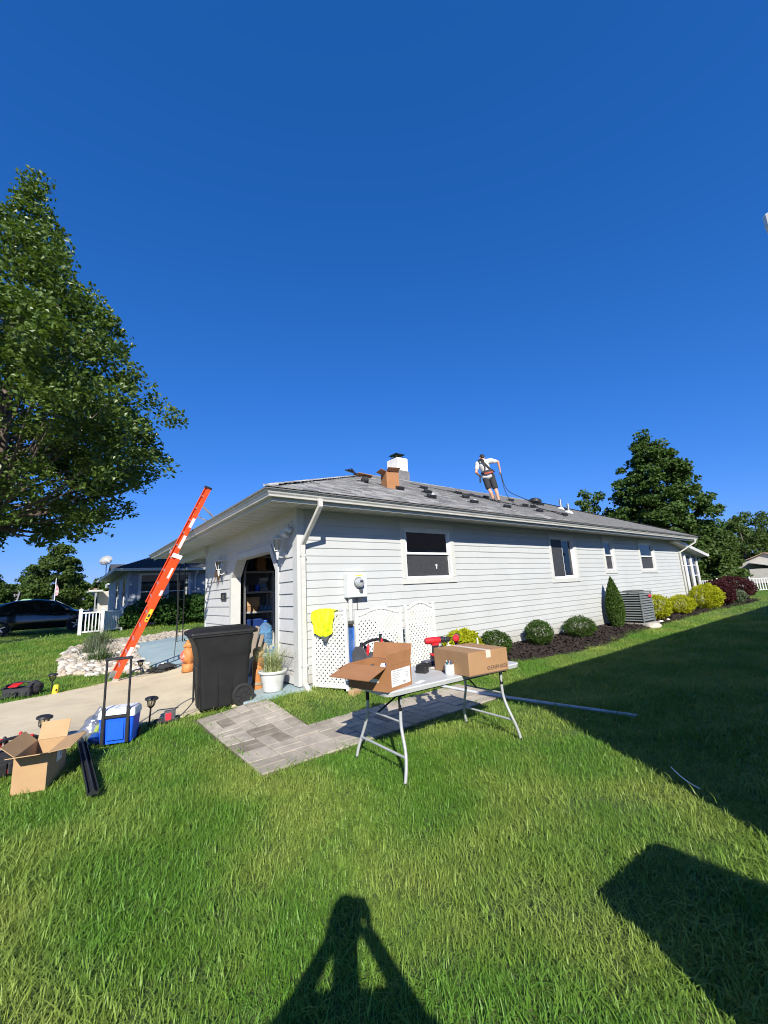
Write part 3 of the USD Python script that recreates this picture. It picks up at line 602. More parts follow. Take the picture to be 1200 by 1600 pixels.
part(mb, 'service_wire', tube(spline([(1.12, -.03, 1.30), (1.125, -.035, 1.2), (1.12, -.03, 1.05)], 8), .006, 6), rubber)
def lantern(y, z):
    o = V(-.026, y, z); p = part(house, 'wall_lantern', J(mv(lathe([(0, 0), (.055, 0), (.06, .012), (.03, .03), (.02, .03), (0, .03)], 18), ry=-90, x=o[0], y=y, z=z - .10), tube(spline([o + V(-.02, 0, -.10), o + V(-.10, 0, -.15), o + V(-.15, 0, -.12), o + V(-.15, 0, -.05)], 12), .011, 8), lathe([(0, -.20), (.012, -.19), (.03, -.09), (.034, -.05), (.06, -.045), (.06, -.03), (0, -.03)], 8, o + V(-.15, 0, 0))), lampwhite)
    c = o + V(-.15, 0, 0)
    part(p, 'lantern_glass', lathe([(.05, -.03), (.085, .15), (.0, .15)], 6, c), panemat('lantern_glass', (.9, .86, .78), .1) if y < 2 else UsdShade.Material.Get(stage, '/World/Looks/lantern_glass'))
    part(p, 'lantern_bars', J([cyl(c + V(.052 * math.cos(a), .052 * math.sin(a), -.03), c + V(.088 * math.cos(a), .088 * math.sin(a), .15), .006, 6) for a in np.arange(6) * math.pi / 3]), lampwhite)
    part(p, 'bulb', lathe([(0, -.02), (.014, -.01), (.016, .05), (.008, .085), (0, .09)], 10, c), lampwhite)
    part(p, 'lantern_cap', lathe([(0, .148), (.108, .15), (.112, .165), (.05, .21), (.018, .235), (.016, .25), (0, .255)], 6, c), lampwhite)
lantern(0.42, 2.20); lantern(3.78, 2.12)
fl = part(house, 'security_light', mv(lathe([(0, 0), (.06, 0), (.06, .02), (0, .02)], 16), ry=-90, x=-.034, y=.20, z=2.50), lampwhite)
part(fl, 'lamp_head', J(mv(lathe([(0, -.09), (.03, -.085), (.045, -.03), (.052, .04), (.05, .06), (0, .062)], 16), rx=25, ry=-60, x=-.13, y=.23, z=2.43), mv(lathe([(0, -.08), (.03, -.07), (.045, .03), (0, .035)], 16), rx=-55, ry=-20, x=-.12, y=.12, z=2.49), cyl((-.05, .20, 2.5), (-.11, .22, 2.46), .012, 8)), lampwhite)
part(fl, 'sensor_bracket', J(cyl((-.05, .2, 2.52), (-.12, .26, 2.60), .006, 6), cyl((-.05, .2, 2.52), (-.10, .14, 2.59), .006, 6)), steel)
pl = part(house, 'house_number_plaque', cb(-.05, -.028, 3.66, 4.02, 1.36, 1.54, .006), blackm)
part(pl, 'digit', on_front(mv(meshkit.text_mesh('11', .09, .003), x=3.78, y=1.40, z=.0505)), M('plaque_brass', (0.25, 0.2, 0.1), rough=0.4, metallic=0.5))
# roof fittings: mounts of the coming panels, vents
for x, y in ((5.20, 2.28), (4.34, 1.27), (3.52, .33), (3.27, 1.15), (6.74, 2.31), (5.92, 1.34), (5.15, .43), (8.12, 2.29), (6.54, .42), (10.01, 2.61), (9.13, 1.49), (9.59, 1.49), (8.17, .43), (12.40, 2.80), (9.53, .38), (13.51, 2.41)):
    o = V(x, y, roofz(y)); ex_ = V(1, 0, 0); a = rng.uniform(-.06, .06)
    part(house, 'roof_mount', frame(J(cb(-.125, .125, -.09, .10, 0.018, .036, .004), cb(-.12, .12, -.085, .02, .036, .095, .008)), o, ex_, SL, SN), blackm)
for x, y in ((4.06, .78), (5.67, .78)):
    part(house, 'roof_marker_disc', frame(lathe([(0, .012), (.05, .014), (.05, .04), (.03, .07), (0, .075)], 14), V(x, y, roofz(y)), V(1, 0, 0), SL, SN), lampwhite)
for x, y, h_ in ((13.41, 2.47, .42), (11.9, 1.39, .36)):
    v_ = part(house, 'vent_pipe', lathe([(.05, -.1), (.05, h_), (.04, h_), (.04, h_ - .05), (0, h_ - .05)], 14, (x, y, roofz(y))), steel)
    part(v_, 'pipe_boot', frame(lathe([(0, .012), (.16, .014), (.15, .03), (.07, .09), (0, .1)], 18), V(x, y, roofz(y)), V(1, 0, 0), SL, SN), lampwhite)
rv_ = part(house, 'roof_vent', frame(lathe([(0, .02), (.15, .02), (.15, .12), (.24, .12), (.25, .15), (.2, .24), (.08, .28), (0, .285)], 20), V(11.85, 2.71, roofz(2.71)), V(1, 0, 0), unit(V(0, 1, .2)), unit(V(0, -.2, 1))), blackm)
# porch column of wrought iron
ic = part(house, 'iron_column', J(*[box(x - .0125, x + .0125, y - .0125, y + .0125, .15, H - .22) for x, y in ((-.08, 8.36), (.07, 8.30))]), blackmetal)
part(ic, 'scrollwork', J(*[tube(spline([(-.08, 8.36, z), (-.03, 8.34, z + .06), (.02, 8.32, z + .18), (.07, 8.30, z + .26)], 8), .006, 5) for z in (.9, 1.9)] + [box(-.08, .07, 8.32, 8.34, z, z + .02) for z in (.45, 1.45, 2.45)]), blackmetal)
pr_ = part(house, 'porch_rail_post', J(cb(1.02, 1.12, 8.30, 8.40, .1, 1.22, .006), cb(1.0, 1.14, 8.28, 8.42, 1.22, 1.25, .006), hull([(1.01, 8.29, 1.25), (1.13, 8.29, 1.25), (1.13, 8.41, 1.25), (1.01, 8.41, 1.25), (1.07, 8.35, 1.30)])), vinylw)
part(pr_, 'hand_rail', frame(cb(0, 1.4, -.03, .03, -.03, .03, .008), V(1.12, 8.35, 1.1), unit(V(1, -.4, .35)), unit(V(.4, 1, 0)), unit(V(-.3, .1, 1))), vinylw)
# sunroom at the far end
SX1 = 20.75
sr = part(house, 'sunroom', J(box(WX + .032, SX1, .05, .15, -.25, .42), box(WX + .032, SX1, .05, .15, 2.24, 2.30), box(SX1 - .1, SX1, .15, 4.0, -.25, .5), box(SX1 - .1, SX1, .15, 4.0, 2.1, 2.3), extrude([(0, 0), (1, 0), (1, 1)], .001)), trimw)
part(sr, 'gable_panel', prism([(WX + .032, 2.302), (SX1, 2.302), (SX1, 2.33), (WX + .032, 2.72)], 'y', .06, .14), trimw)
xs = [WX + .032, WX + .83, WX + 1.62, SX1]
for i, x in enumerate(xs): part(sr, 'post', cb(max(x - .07, WX + .033), min(x + .07, SX1), .03, .16, .421, 2.239, .006), sashw)
for i in range(3):
    a, b = xs[i] + .07, xs[i + 1] - .07
    part(sr, 'pane', box(a, b, .09, .094, .421, 2.239), glass); part(sr, 'mid_rail', J(box(a, b, .07, .088, 1.3, 1.34), box(a, b, .07, .088, 1.78, 1.81)) if i == 2 else box(a, b, .07, .088, 1.76, 1.79), sashw)
    part(sr, 'curtain', T(*(lambda u: (np.vstack([np.c_[u, .22 + .025 * np.sin(u * 60), 0 * u + .45], np.c_[u, .22 + .025 * np.sin(u * 60), 0 * u + (2.2 if i != 1 else 1.7)]]), [t for q in range(39) for t in ((q, q + 1, 41 + q), (q, 41 + q, 40 + q))]))(np.linspace(a, a + (b - a) * (.6 if i else .35), 40))), blind)
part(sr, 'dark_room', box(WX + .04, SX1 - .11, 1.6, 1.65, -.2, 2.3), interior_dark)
part(sr, 'sunroom_roof', J(prism([(17.1, 2.90), (21.1, 2.30), (21.1, 2.16), (17.1, 2.76)], 'y', -.33, 4.3)), gutterw)
part(sr, 'gutter_end', cb(21.08, 21.22, -.36, 4.3, 2.16, 2.30, .02), gutterw)
part(sr, 'camera_bracket', J(cyl((SX1, .1, 1.98), (SX1 + .25, .0, 2.05), .02, 8), mv(lathe([(0, -.05), (.05, -.04), (.05, .04), (0, .05)], 12), x=SX1 + .25, y=0, z=2.05)), lampwhite)
# ---------------------------------------------------------------- people
def figure(bones, hands=(), seg=.022, smooth=6):
    """One continuous body: the union of tapered bones (a, b, radius a, radius b), refined and smoothed; hands are added as finer chains."""
    def ball(p, r): return m3.Manifold.sphere(float(r), 14).translate([float(x) for x in p])
    def bone(a, b, ra, rb): return m3.Manifold.batch_hull([ball(a, ra), ball(b, rb)])
    M_ = m3.Manifold.batch_boolean([bone(*b) for b in bones], m3.OpType.Add).refine_to_length(seg)
    q = M_.to_mesh(); m = trimesh.Trimesh(q.vert_properties[:, :3], q.tri_verts, process=True)
    trimesh.smoothing.filter_taubin(m, lamb=.5, nu=.52, iterations=smooth)
    hs = [m]
    for h in hands:
        hm = m3.Manifold.batch_boolean([bone(*b) for b in h], m3.OpType.Add).refine_to_length(.006).to_mesh()
        k = trimesh.Trimesh(hm.vert_properties[:, :3], hm.tri_verts, process=True); trimesh.smoothing.filter_taubin(k, lamb=.5, nu=.52, iterations=3); hs.append(k)
    if len(hs) > 1:
        u = hs[0]
        try:
            ms = [m3.Manifold(m3.Mesh(np.asarray(k.vertices, np.float32), np.asarray(k.faces, np.uint32))) for k in hs]
            q = m3.Manifold.batch_boolean(ms, m3.OpType.Add).to_mesh(); return trimesh.Trimesh(q.vert_properties[:, :3], q.tri_verts, process=False)
        except Exception: return J(*hs)
    return m
def hand(wr, fwd, palm, side, curl=.9, k=1.0):
    """Wrist, direction of the fingers, palm normal, thumb side; five fingers bent towards the palm."""
    f, n = unit(fwd), unit(palm); s = unit(np.cross(f, n)) * side; n = unit(np.cross(s, f)) * np.sign(np.dot(np.cross(s, f), n)); B = []
    P = lambda a, b, c: wr + k * (f * a + s * b + n * c)
    B += [(P(0, .012, 0), P(.08, .03, 0), .017 * k, .014 * k), (P(0, -.012, 0), P(.08, -.028, 0), .017 * k, .014 * k), (P(.0, 0, 0), P(.085, 0, 0), .018 * k, .015 * k)]
    for b, ln in ((.03, .066), (.011, .076), (-.009, .07), (-.028, .054)):
        p, a = P(.085, b, 0), 0
        for j, part_ in enumerate((.45, .32, .23)):
            a += curl * (.55, .75, .6)[j]; d = f * math.cos(a) + n * math.sin(a); q = p + d * ln * part_ * k * 1.35
            B.append((p, q, (.0095 - .0009 * j) * k, (.0088 - .0009 * j) * k)); p = q
    p = P(.015, .025, .004)
    for d, l_ in ((f * .6 + s * .75 + n * .25, .045), (f * .8 + s * .25 + n * .5 * (1 + curl), .034), (f * .8 - s * .1 + n * .6, .026)):
        q = p + unit(d) * l_ * k; B.append((p, q, .0115 * k, .0095 * k)); p = q
    return B
def head_bones(c, face, k=1.0):
    """c: middle of the head; face: direction of the nose."""
    f = unit(face); u = unit(V(0, 0, 1) - f * f[2]); s = np.cross(f, u); P = lambda a, b, z: c + k * (f * a + s * b + u * z)
    B = [(P(-.018, 0, .035), P(.018, 0, .035), .083 * k, .078 * k), (P(-.02, 0, .02), P(.045, 0, -.075), .075 * k, .04 * k), (P(.045, .03, -.005), P(.045, -.03, -.005), .045 * k, .045 * k),
         (P(.09, 0, .01), P(.108, 0, -.025), .009 * k, .013 * k), (P(.076, .016, -.058), P(.076, -.016, -.058), .011 * k, .011 * k), (P(.075, .03, .018), P(.075, .022, .018), .014 * k, .013 * k), (P(.075, -.03, .018), P(.075, -.022, .018), .014 * k, .013 * k)]
    for e in (1, -1): B.append((P(-.008, e * .082, .015), P(-.014, e * .086, -.022), .012 * k, .009 * k))
    return B, P

# the roofer: seen from behind, bent over his ropes
wo = V(7.62, 1.52, roofz(1.52)) + SN * .02
wd, wr_ = unit(V(.806, .592, 0)), unit(V(.592, -.806, 0))
def W(u, v, w): return wo + wr_ * u + V(0, 0, v) + wd * w
wk = thing('person', 'roofer in light grey t-shirt and dark shorts with harness standing on the roof', 'person', wo, world=True)
hipL, hipR, knL, knR = W(-.25, .86, .0), W(-.06, .85, .0), W(-.17, .46, .06), W(.03, .44, .05)
fzl = wo + wr_ * -.06; rz_ = lambda p: V(p[0], p[1], roofz(p[1]) + .075)
anL, anR = rz_(W(-.07, 0, .03)), rz_(W(.10, 0, -.03))
shL, shR, chest = W(-.44, 1.33, .10), W(-.02, 1.39, .12), W(-.25, 1.22, .06)
elL, wrL, elR, wrR = W(-.52, 1.04, .02), W(-.42, .96, .26), W(.20, 1.34, .16), W(.235, 1.08, .24)
neck, hc = W(-.24, 1.43, .16), W(-.285, 1.555, .23)
hb, HP = head_bones(hc, unit(wd * .8 + V(0, 0, -.55) - wr_ * .3), .98)
hl, hr_ = hand(wrL, wd * .6 + wr_ * .6 - V(0, 0, .1), V(0, 0, -1), -1, .9), hand(wrR, V(0, 0, -1) + wr_ * .15, -wr_ + wd * .2, 1, 1.0)
body = figure(hb + [(neck, hc, .058, .055), (chest, neck, .12, .07), (shL, shR, .075, .075), (hipL, hipR, .10, .10), (chest, W(-.15, .92, 0), .15, .125), (shL, elL, .056, .043), (elL, wrL, .042, .029), (shR, elR, .056, .043), (elR, wrR, .042, .029),
                    (hipL, knL, .09, .06), (knL, W(-.12, .3, -.015), .054, .058), (W(-.12, .3, -.015), anL, .058, .036), (hipR, knR, .09, .06), (knR, W(.06, .28, -.03), .054, .058), (W(.06, .28, -.03), anR, .058, .036), (anL, anL + wd * .12 - V(0, 0, .03), .035, .03), (anR, anR + wd * .12 - V(0, 0, .03), .035, .03)], [hl, hr_])
part(wk, 'body', body, skin, smooth=True)
part(wk, 'tshirt', figure([(shL, shR, .096, .096), (chest, W(-.25, 1.38, .12), .165, .11), (chest, W(-.16, .93, 0), .168, .145), (W(-.25, .86, 0), W(-.07, .85, 0), .122, .12), (shL, shL * .45 + elL * .55, .082, .072), (shR, shR * .4 + elR * .6, .080, .070)], seg=.03), shirt, smooth=True)
part(wk, 'shorts', figure([(hipL, hipR, .118, .118), (hipL, hipL * .12 + knL * .88, .112, .098), (hipR, hipR * .12 + knR * .88, .112, .098)], seg=.03), shorts, smooth=True)
part(wk, 'hair', figure([(HP(-.022, 0, .05), HP(.02, 0, .062), .086, .074), (HP(-.05, 0, .02), HP(-.05, 0, -.03), .068, .05)], seg=.02), hair, smooth=True)
def band(pts, w=.045, t=.012, nrm=None): 
    p = spline(pts, 14); tt = np.gradient(p, axis=0); tt /= np.linalg.norm(tt, axis=1)[:, None]; nn = np.array([unit(nrm - a * (a @ nrm)) for a in tt]); ss = np.cross(tt, nn)
    v = np.concatenate([p + ss * w / 2 + nn * t, p - ss * w / 2 + nn * t, p + ss * w / 2 - nn * t, p - ss * w / 2 - nn * t]); n = len(p); f = []
    for i in range(n - 1):
        for a, b in ((0, 1), (3, 2), (2, 0), (1, 3)): f += [(a * n + i, b * n + i, b * n + i + 1), (a * n + i, b * n + i + 1, a * n + i + 1)]
    return T(v, f)
bk = -wd
part(wk, 'harness', J(band([W(-.40, 1.43, .02), W(-.30, 1.33, -.105), W(-.24, 1.22, -.125), W(-.27, .98, -.155)], nrm=bk), band([W(-.28, 1.36, -.09), W(-.20, 1.24, -.125), W(-.02, 1.0, -.13)], nrm=bk), band([W(-.44, 1.40, .05), W(-.38, 1.46, .1), W(-.3, 1.44, .03), W(-.25, 1.34, -.10)], nrm=bk),
                      J(*[band([W(-.335, .93, -.04), W(-.27, .95, -.155), W(-.15, .97, -.165), W(-.0, .99, -.10), W(.03, 1.0, .0)], w=.10, t=.016, nrm=bk)]), mv(trimesh.creation.icosphere(2, .05), *W(-.3, .95, -.15)), band([W(-.40, .93, -.06), W(-.41, .80, -.05), W(-.42, .66, -.04)], w=.05, nrm=bk)), harnessm)
part(wk, 'lumbar_pad', band([W(-.26, .915, -.155), W(-.13, .92, -.17), W(.0, .95, -.11)], w=.05, t=.018, nrm=bk), padred)
for a in (anL, anR):
    b = a + wd * .13 - V(0, 0, .035); part(wk, 'shoe', figure([(a - V(0, 0, .01), a - V(0, 0, .035) - wd * .03, .05, .044), (a - V(0, 0, .035), b, .046, .04)], seg=.025), blackm, smooth=True)
g1 = W(.26, .99, .26)
single('safety_rope', J(tube(spline([W(.24, 1.06, .25), W(.27, .85, .25), W(.42, .35, .2), (8.35, .9, roofz(.9) + .3), (8.7, .62, roofz(.62) + .05), (9.3, .75, roofz(.75) + .03), (9.9, .45, roofz(.45) + .03)], 40), .012, 6), tube(spline([W(.235, 1.05, .26), W(.27, .7, .22), W(.33, .3, .12), (7.95, .95, roofz(.95) + .03)], 20), .011, 6)), rubber, 'black safety rope hanging from the roofer\'s hand to the shingles', 'rope')
single('roof_cable', J(tube(spline([(5.6, 3.3, roofz(3.3) + .02), (6.5, 2.75, roofz(2.75) + .02), (7.3, 2.1, roofz(2.1) + .03), (8.0, 1.5, roofz(1.5) + .03), (8.9, 1.1, roofz(1.1) + .03), (9.7, 1.35, roofz(1.35) + .03), (9.6, .7, roofz(.7) + .03), (9.0, .1, roofz(.1) + .03)], 60), .016, 6), tube(spline([(6.6, 2.6, roofz(2.6) + .03), (7.0, 2.35, roofz(2.35) + .035), (7.6, 2.2, roofz(2.2) + .03)], 10), .03, 6)), rubber, 'long black cable trailing across the grey shingle roof', 'cable')
def carton(p, x0, x1, y0, y1, h, flaps, m=card, t=.006, inner=None, b=0.0):
    """Open box: four walls, a bottom, and flaps (side, angle from upright outwards, length)."""
    part(p, 'box_wall', J(box(x0, x1, y0, y0 + t, b, h), box(x0, x1, y1 - t, y1, b, h), box(x0, x0 + t, y0 + t, y1 - t, b, h), box(x1 - t, x1, y0 + t, y1 - t, b, h), box(x0 + t, x1 - t, y0 + t, y1 - t, b, b + t)), m)
    for sd, ang, ln in flaps:
        a = math.radians(ang); s_, c_ = math.sin(a), math.cos(a); w = (x1 - x0 if sd in 'fb' else y1 - y0) - .008
        q = frame(box(-w / 2, w / 2, -t / 2, t / 2, 0.002, ln), *{'f': (V((x0 + x1) / 2, y0 + t / 2, h), V(1, 0, 0), V(0, c_, s_), V(0, -s_, c_)), 'b': (V((x0 + x1) / 2, y1 - t / 2, h), V(-1, 0, 0), V(0, -c_, s_), V(0, s_, c_)), 'l': (V(x0 + t / 2, (y0 + y1) / 2, h), V(0, -1, 0), V(c_, 0, s_), V(-s_, 0, c_)), 'r': (V(x1 - t / 2, (y0 + y1) / 2, h), V(0, 1, 0), V(-c_, 0, s_), V(s_, 0, c_))}[sd])
        part(p, 'flap', q, m)
rbx = thing('cardboard_box', 'tall open brown cardboard box standing on the roof by the chimney', 'box', (3.13, 1.28, roofz(1.28) - .05), rot=-14)
carton(rbx, -.165, .165, -.165, .165, .43, (('f', 64, .14), ('l', 70, .14), ('b', 15, .12), ('r', 25, .12)), card_red, b=-.04)
tp = thing('tool_pouch', 'small dark tool pouch under a flap of cardboard on the roof', 'tool pouch', (2.62, 1.62, roofz(1.62)))
part(tp, 'pouch', mv(rough(trimesh.creation.icosphere(2, .1), .03, 9), z=.08), bagcloth, smooth=True); part(tp, 'flap', mv(box(-.2, .18, -.12, .12, 0, .012), z=.19, ry=10, rz=-20), card_red)
for k in range(3): single('roof_rail', mv(cb(-.5, .5, -.02, .02, 0, .035, .004), x=3.0 + .06 * k, y=2.76 + .04 * k, z=4.62 + .03 * k, rz=38 + 6 * k, ry=-9), blackmetal, ('lowest black metal rail lying across the hip of the grey roof', 'middle black metal rail of three lying across the roof hip', 'topmost black metal rail of three lying across the roof hip')[k], 'rail', 'black rails lying on the roof hip')
single('rail_clamp', mv(cb(-.1, .1, -.06, .06, .05, .12, .01), x=3.35, y=3.02, z=4.56), blackmetal, 'black metal clamp lying by the rails on the roof hip', 'clamp')

# ---------------------------------------------------------------- ladder
LF, LE = V(-2.06, 4.68, -.19), V(-.90, 3.62, 2.88)
ld = unit(LE - LF); ll = unit(V(-.10, .985, 0) - ld * (ld @ V(-.10, .985, 0))); ln = unit(np.cross(ld, ll)); ln = ln if ln[0] < 0 else -ln      # along, across, outwards (away from the house)
LL = 4.56
lad = thing('extension_ladder', 'orange fibreglass extension ladder leaning on the front eave', 'ladder', LF, world=True)
def rail(s0, s1, c, off, dep, mat):
    prof = Polygon([(-.016, -dep / 2), (.016, -dep / 2), (.016, dep / 2), (-.016, dep / 2)]).difference(sbox(-.05, -dep / 2 + .012, .010, dep / 2 - .012))
    m = extrude(prof, s1 - s0); e = ll * (1 if c > 0 else -1)
    return frame(m, LF + ld * s0 + ll * c + ln * off, -e if False else e, ln, ld)
W2 = .18
for c in (-W2, W2): part(lad, 'base_rail', rail(.05, 2.95, c, 0.0, .09, orange), orange)
for c in (-W2 + .036, W2 - .036): part(lad, 'fly_rail', rail(1.72, LL, c, .078, .072, orange), orange)
for k in range(9): part(lad, 'rung', cyl(LF + ld * (.32 + .305 * k) - ll * (W2 + .014), LF + ld * (.32 + .305 * k) + ll * (W2 + .014), .018, 10), alu)
for k in range(9): part(lad, 'rung', cyl(LF + ld * (1.9 + .305 * k) - ll * (W2 - .03) + ln * .078, LF + ld * (1.9 + .305 * k) + ll * (W2 - .03) + ln * .078, .018, 10), alu)
for c in (-W2, W2): 
    ft = part(lad, 'foot', frame(cb(-.022, .022, -.055, .055, -.06, .14, .006), LF + ll * c, ll, ln, ld), alu); part(ft, 'foot_pad', mv(cb(-.045, .045, -.05, .05, 0, .02, .004), *(LF + ll * c + V(0, 0, -.035))), rubber)
for c in (-W2 + .036, W2 - .036): part(lad, 'end_cap', frame(cb(-.022, .022, -.048, .048, 0, .05, .006), LF + ld * (LL - .02) + ll * c + ln * .078, ll, ln, ld), blackm)
for c in (-W2, W2): part(lad, 'bracket', frame(J(cb(-.024, .024, -.06, .14, 0, .09, .005)), LF + ld * 2.88 + ll * c, ll, ln, ld), white_sticker if c < 0 else alu)
s_ = -(W2 + .0175)
for nm, a, b, o, w, mt in (('sticker', .62, .84, 0.0, .07, white_sticker), ('warning_sticker', 1.42, 1.70, .0, .07, yellow_sticker), ('sticker', 2.02, 2.14, -.01, .05, white_sticker), ('sticker', 2.42, 2.66, .01, .045, white_sticker)):
    q = part(lad, nm, frame(box(-.0012, .0012, -w / 2, w / 2, a, b), LF + ll * s_ + ln * o, ll, ln, ld), mt)
    if mt is yellow_sticker: part(q, 'mark', frame(J(box(-.003, -.0013, -.02, .02, a + .03, a + .06), box(-.003, -.0013, -.02, .02, a + .1, a + .17)), LF + ll * s_ + ln * o, ll, ln, ld), ink)
for a, b in ((3.10, 3.40), (3.6, 3.82)): part(lad, 'sticker', frame(box(-.0012, .0012, -.03, .03, a, b), LF + ll * (-W2 + .036 - .0175) + ln * .078, ll, ln, ld), white_sticker)
for s0, dl in ((4.16, -.20), (3.88, -.02)):
    for c in (-W2 + .036, W2 - .036):
        a = LF + ld * s0 + ll * c + ln * .06; part(lad, 'standoff_arm', cyl(a, a - ln * .50 + ld * dl, .014, 8), alu)
part(lad, 'standoff_bar', cyl(LF + ld * 3.92 - ll * .3 - ln * .44, LF + ld * 3.92 + ll * .3 - ln * .44, .016, 8), alu)
rp_ = LF + ld * 2.95 + ll * .02 + ln * .05
part(lad, 'haul_rope', tube(spline([rp_, rp_ + V(.06, 0, -.6), rp_ + V(.08, -.02, -1.6), rp_ + V(.05, -.02, -2.3)], 14), .007, 6), rubber)

# ---------------------------------------------------------------- by the garage
wb = thing('wheeled_bin', 'large black wheeled rubbish bin with closed lid beside the garage door', 'wheeled bin', (-1.06, .46, -.15), rot=-6)
def loft(secs, close=True):
    """secs: list of (z, x0, x1, y0, y1, corner radius)."""
    vs, n = [], 0
    for z, x0, x1, y0, y1, r in secs:
        pts = [(cx + r * math.cos(t), cy + r * math.sin(t), z) for cx, cy, t0 in ((x1 - r, y1 - r, 0), (x0 + r, y1 - r, 90), (x0 + r, y0 + r, 180), (x1 - r, y0 + r, 270)) for t in np.radians(np.linspace(t0, t0 + 90, 5))]
        vs += pts; n = len(pts)
    k = len(secs); f = [t for i in range(k - 1) for j in range(n) for t in ((i * n + j, i * n + (j + 1) % n, (i + 1) * n + (j + 1) % n), (i * n + j, (i + 1) * n + (j + 1) % n, (i + 1) * n + j))]
    if close: f += [(0, j + 1, j) for j in range(1, n - 1)] + [((k - 1) * n, (k - 1) * n + j, (k - 1) * n + j + 1) for j in range(1, n - 1)]
    return T(vs, f)
part(wb, 'body', loft([(.0, -.30, .24, -.27, .27, .05), (.05, -.305, .30, -.275, .275, .055), (.34, -.325, .315, -.285, .285, .055), (.66, -.345, .335, -.30, .30, .06), (.68, -.352, .345, -.315, .315, .06), (.82, -.375, .355, -.325, .325, .06), (.93, -.43, .365, -.335, .335, .06), (.975, -.445, .37, -.345, .345, .05)]), binm, smooth=50)
part(wb, 'rim', loft([(.955, -.455, .38, -.355, .355, .05), (.985, -.455, .38, -.355, .355, .05)]), binm, smooth=40)
part(wb, 'lid', J(loft([(.986, -.475, .40, -.365, .365, .05), (1.012, -.47, .40, -.36, .36, .05), (1.045, -.40, .36, -.30, .30, .08), (1.055, -.30, .28, -.2, .2, .1)]), *[box(-.36, .3, y - .02, y + .02, 1.046, 1.062) for y in (-.16, 0, .16)], cb(-.50, -.44, -.09, .09, .985, 1.02, .008)), binm, smooth=40)
part(wb, 'lid_hinge', J(cyl((.41, -.3, 1.0), (.41, .3, 1.0), .018, 10), cb(.36, .43, -.31, -.24, .96, 1.01, .006), cb(.36, .43, .24, .31, .96, 1.01, .006)), binm)
part(wb, 'catch_bar', J(cyl((-.335, -.2, .55), (-.335, .2, .55), .014, 8)), blackmetal)
part(wb, 'front_recess', J(cb(-.347, -.32, -.22, -.20, .06, .62, .004), cb(-.347, -.32, .20, .22, .06, .62, .004)), binm)
part(wb, 'rib', J(*[box(x - .004, x + .004, -.300 + (.66 - z1) * .02, -.27, .06, z1) for x, z1 in ((-.1, .64), (.08, .4))]), binm)
for s in (-1, 1):
    wl = part(wb, 'wheel', mv(lathe([(0, -.03), (.03, -.032), (.032, -.015), (.105, -.012), (.11, -.028), (.135, -.03), (.148, -.018), (.148, .018), (.135, .03), (.11, .028), (.105, .012), (0, .012)], 28), rx=90, x=.23, y=s * .315, z=.148), rubber)
    part(wl, 'hub_spokes', J(*[frame(box(.03, .108, -.007, .007, -.024, -.012), V(.23, s * .315, .148), V(math.cos(a), 0, math.sin(a)), V(-math.sin(a), 0, math.cos(a)), V(0, -1 if s > 0 else 1, 0)) for a in np.arange(8) * math.pi / 4]), blackm)
part(wb, 'axle', cyl((.23, -.29, .148), (.23, .29, .148), .012, 8), steel)
UsdGeom.Xform(stage.GetPrimAtPath(wb)).AddScaleOp().Set(Gf.Vec3f(1.06, 1.04, 1.07))

pp = thing('plant_pot', 'round white plastic planter with stepped sides by the garage corner', 'planter', G(-.36, .20, .035))
part(pp, 'pot', lathe([(0, .0), (.135, .0), (.145, .01), (.165, .13), (.17, .135), (.172, .15), (.19, .24), (.195, .25), (.20, .262), (.215, .265), (.225, .278), (.225, .298), (.215, .305), (.2, .303), (.195, .285), (.19, .26), (0, .26)], 36), potw, smooth=40)
part(pp, 'soil', lathe([(0, .262), (.188, .262), (.1, .275), (0, .28)][::-1] if False else [(.189, .262), (.1, .275), (0, .28)], 24), soil)
def blades(n, h, spread, r0, seed, w=.006, droop=.6, segs=4):
    r = np.random.default_rng(seed); vs, fs = [], []
    for i in range(n):
        a = r.uniform(0, 6.283); L = h * r.uniform(.6, 1.1); sp = spread * r.uniform(.15, 1) ; o = V(math.cos(a), math.sin(a), 0); p = V(r.normal(0, r0), r.normal(0, r0), 0); sd = V(-o[1], o[0], 0); b = len(vs)
        for k in range(segs + 1):
            t = k / segs; q = p + o * (sp * L * t ** 1.6) + V(0, 0, L * (t - droop * sp * t ** 2.4)); ww = w * (1 - t ** 1.5) * .5 + .0004
            vs += [q + sd * ww, q - sd * ww]
        for k in range(segs): fs += [(b + 2 * k, b + 2 * k + 1, b + 2 * k + 3), (b + 2 * k, b + 2 * k + 3, b + 2 * k + 2)]
    return T(vs, fs)
variegated = leafmat('leaf_variegated_grass', [(0, (.34, .38, .18)), (.3, (.55, .58, .36)), (.6, (.74, .73, .58)), (1, (.80, .78, .64))], trans=.25)
single('ornamental_grass', mv(blades(300, .54, 1.1, .06, 21, w=.0075, droop=.42), *G(-.36, .20, .30)), variegated, 'pale variegated grass growing in the white planter', 'plant')

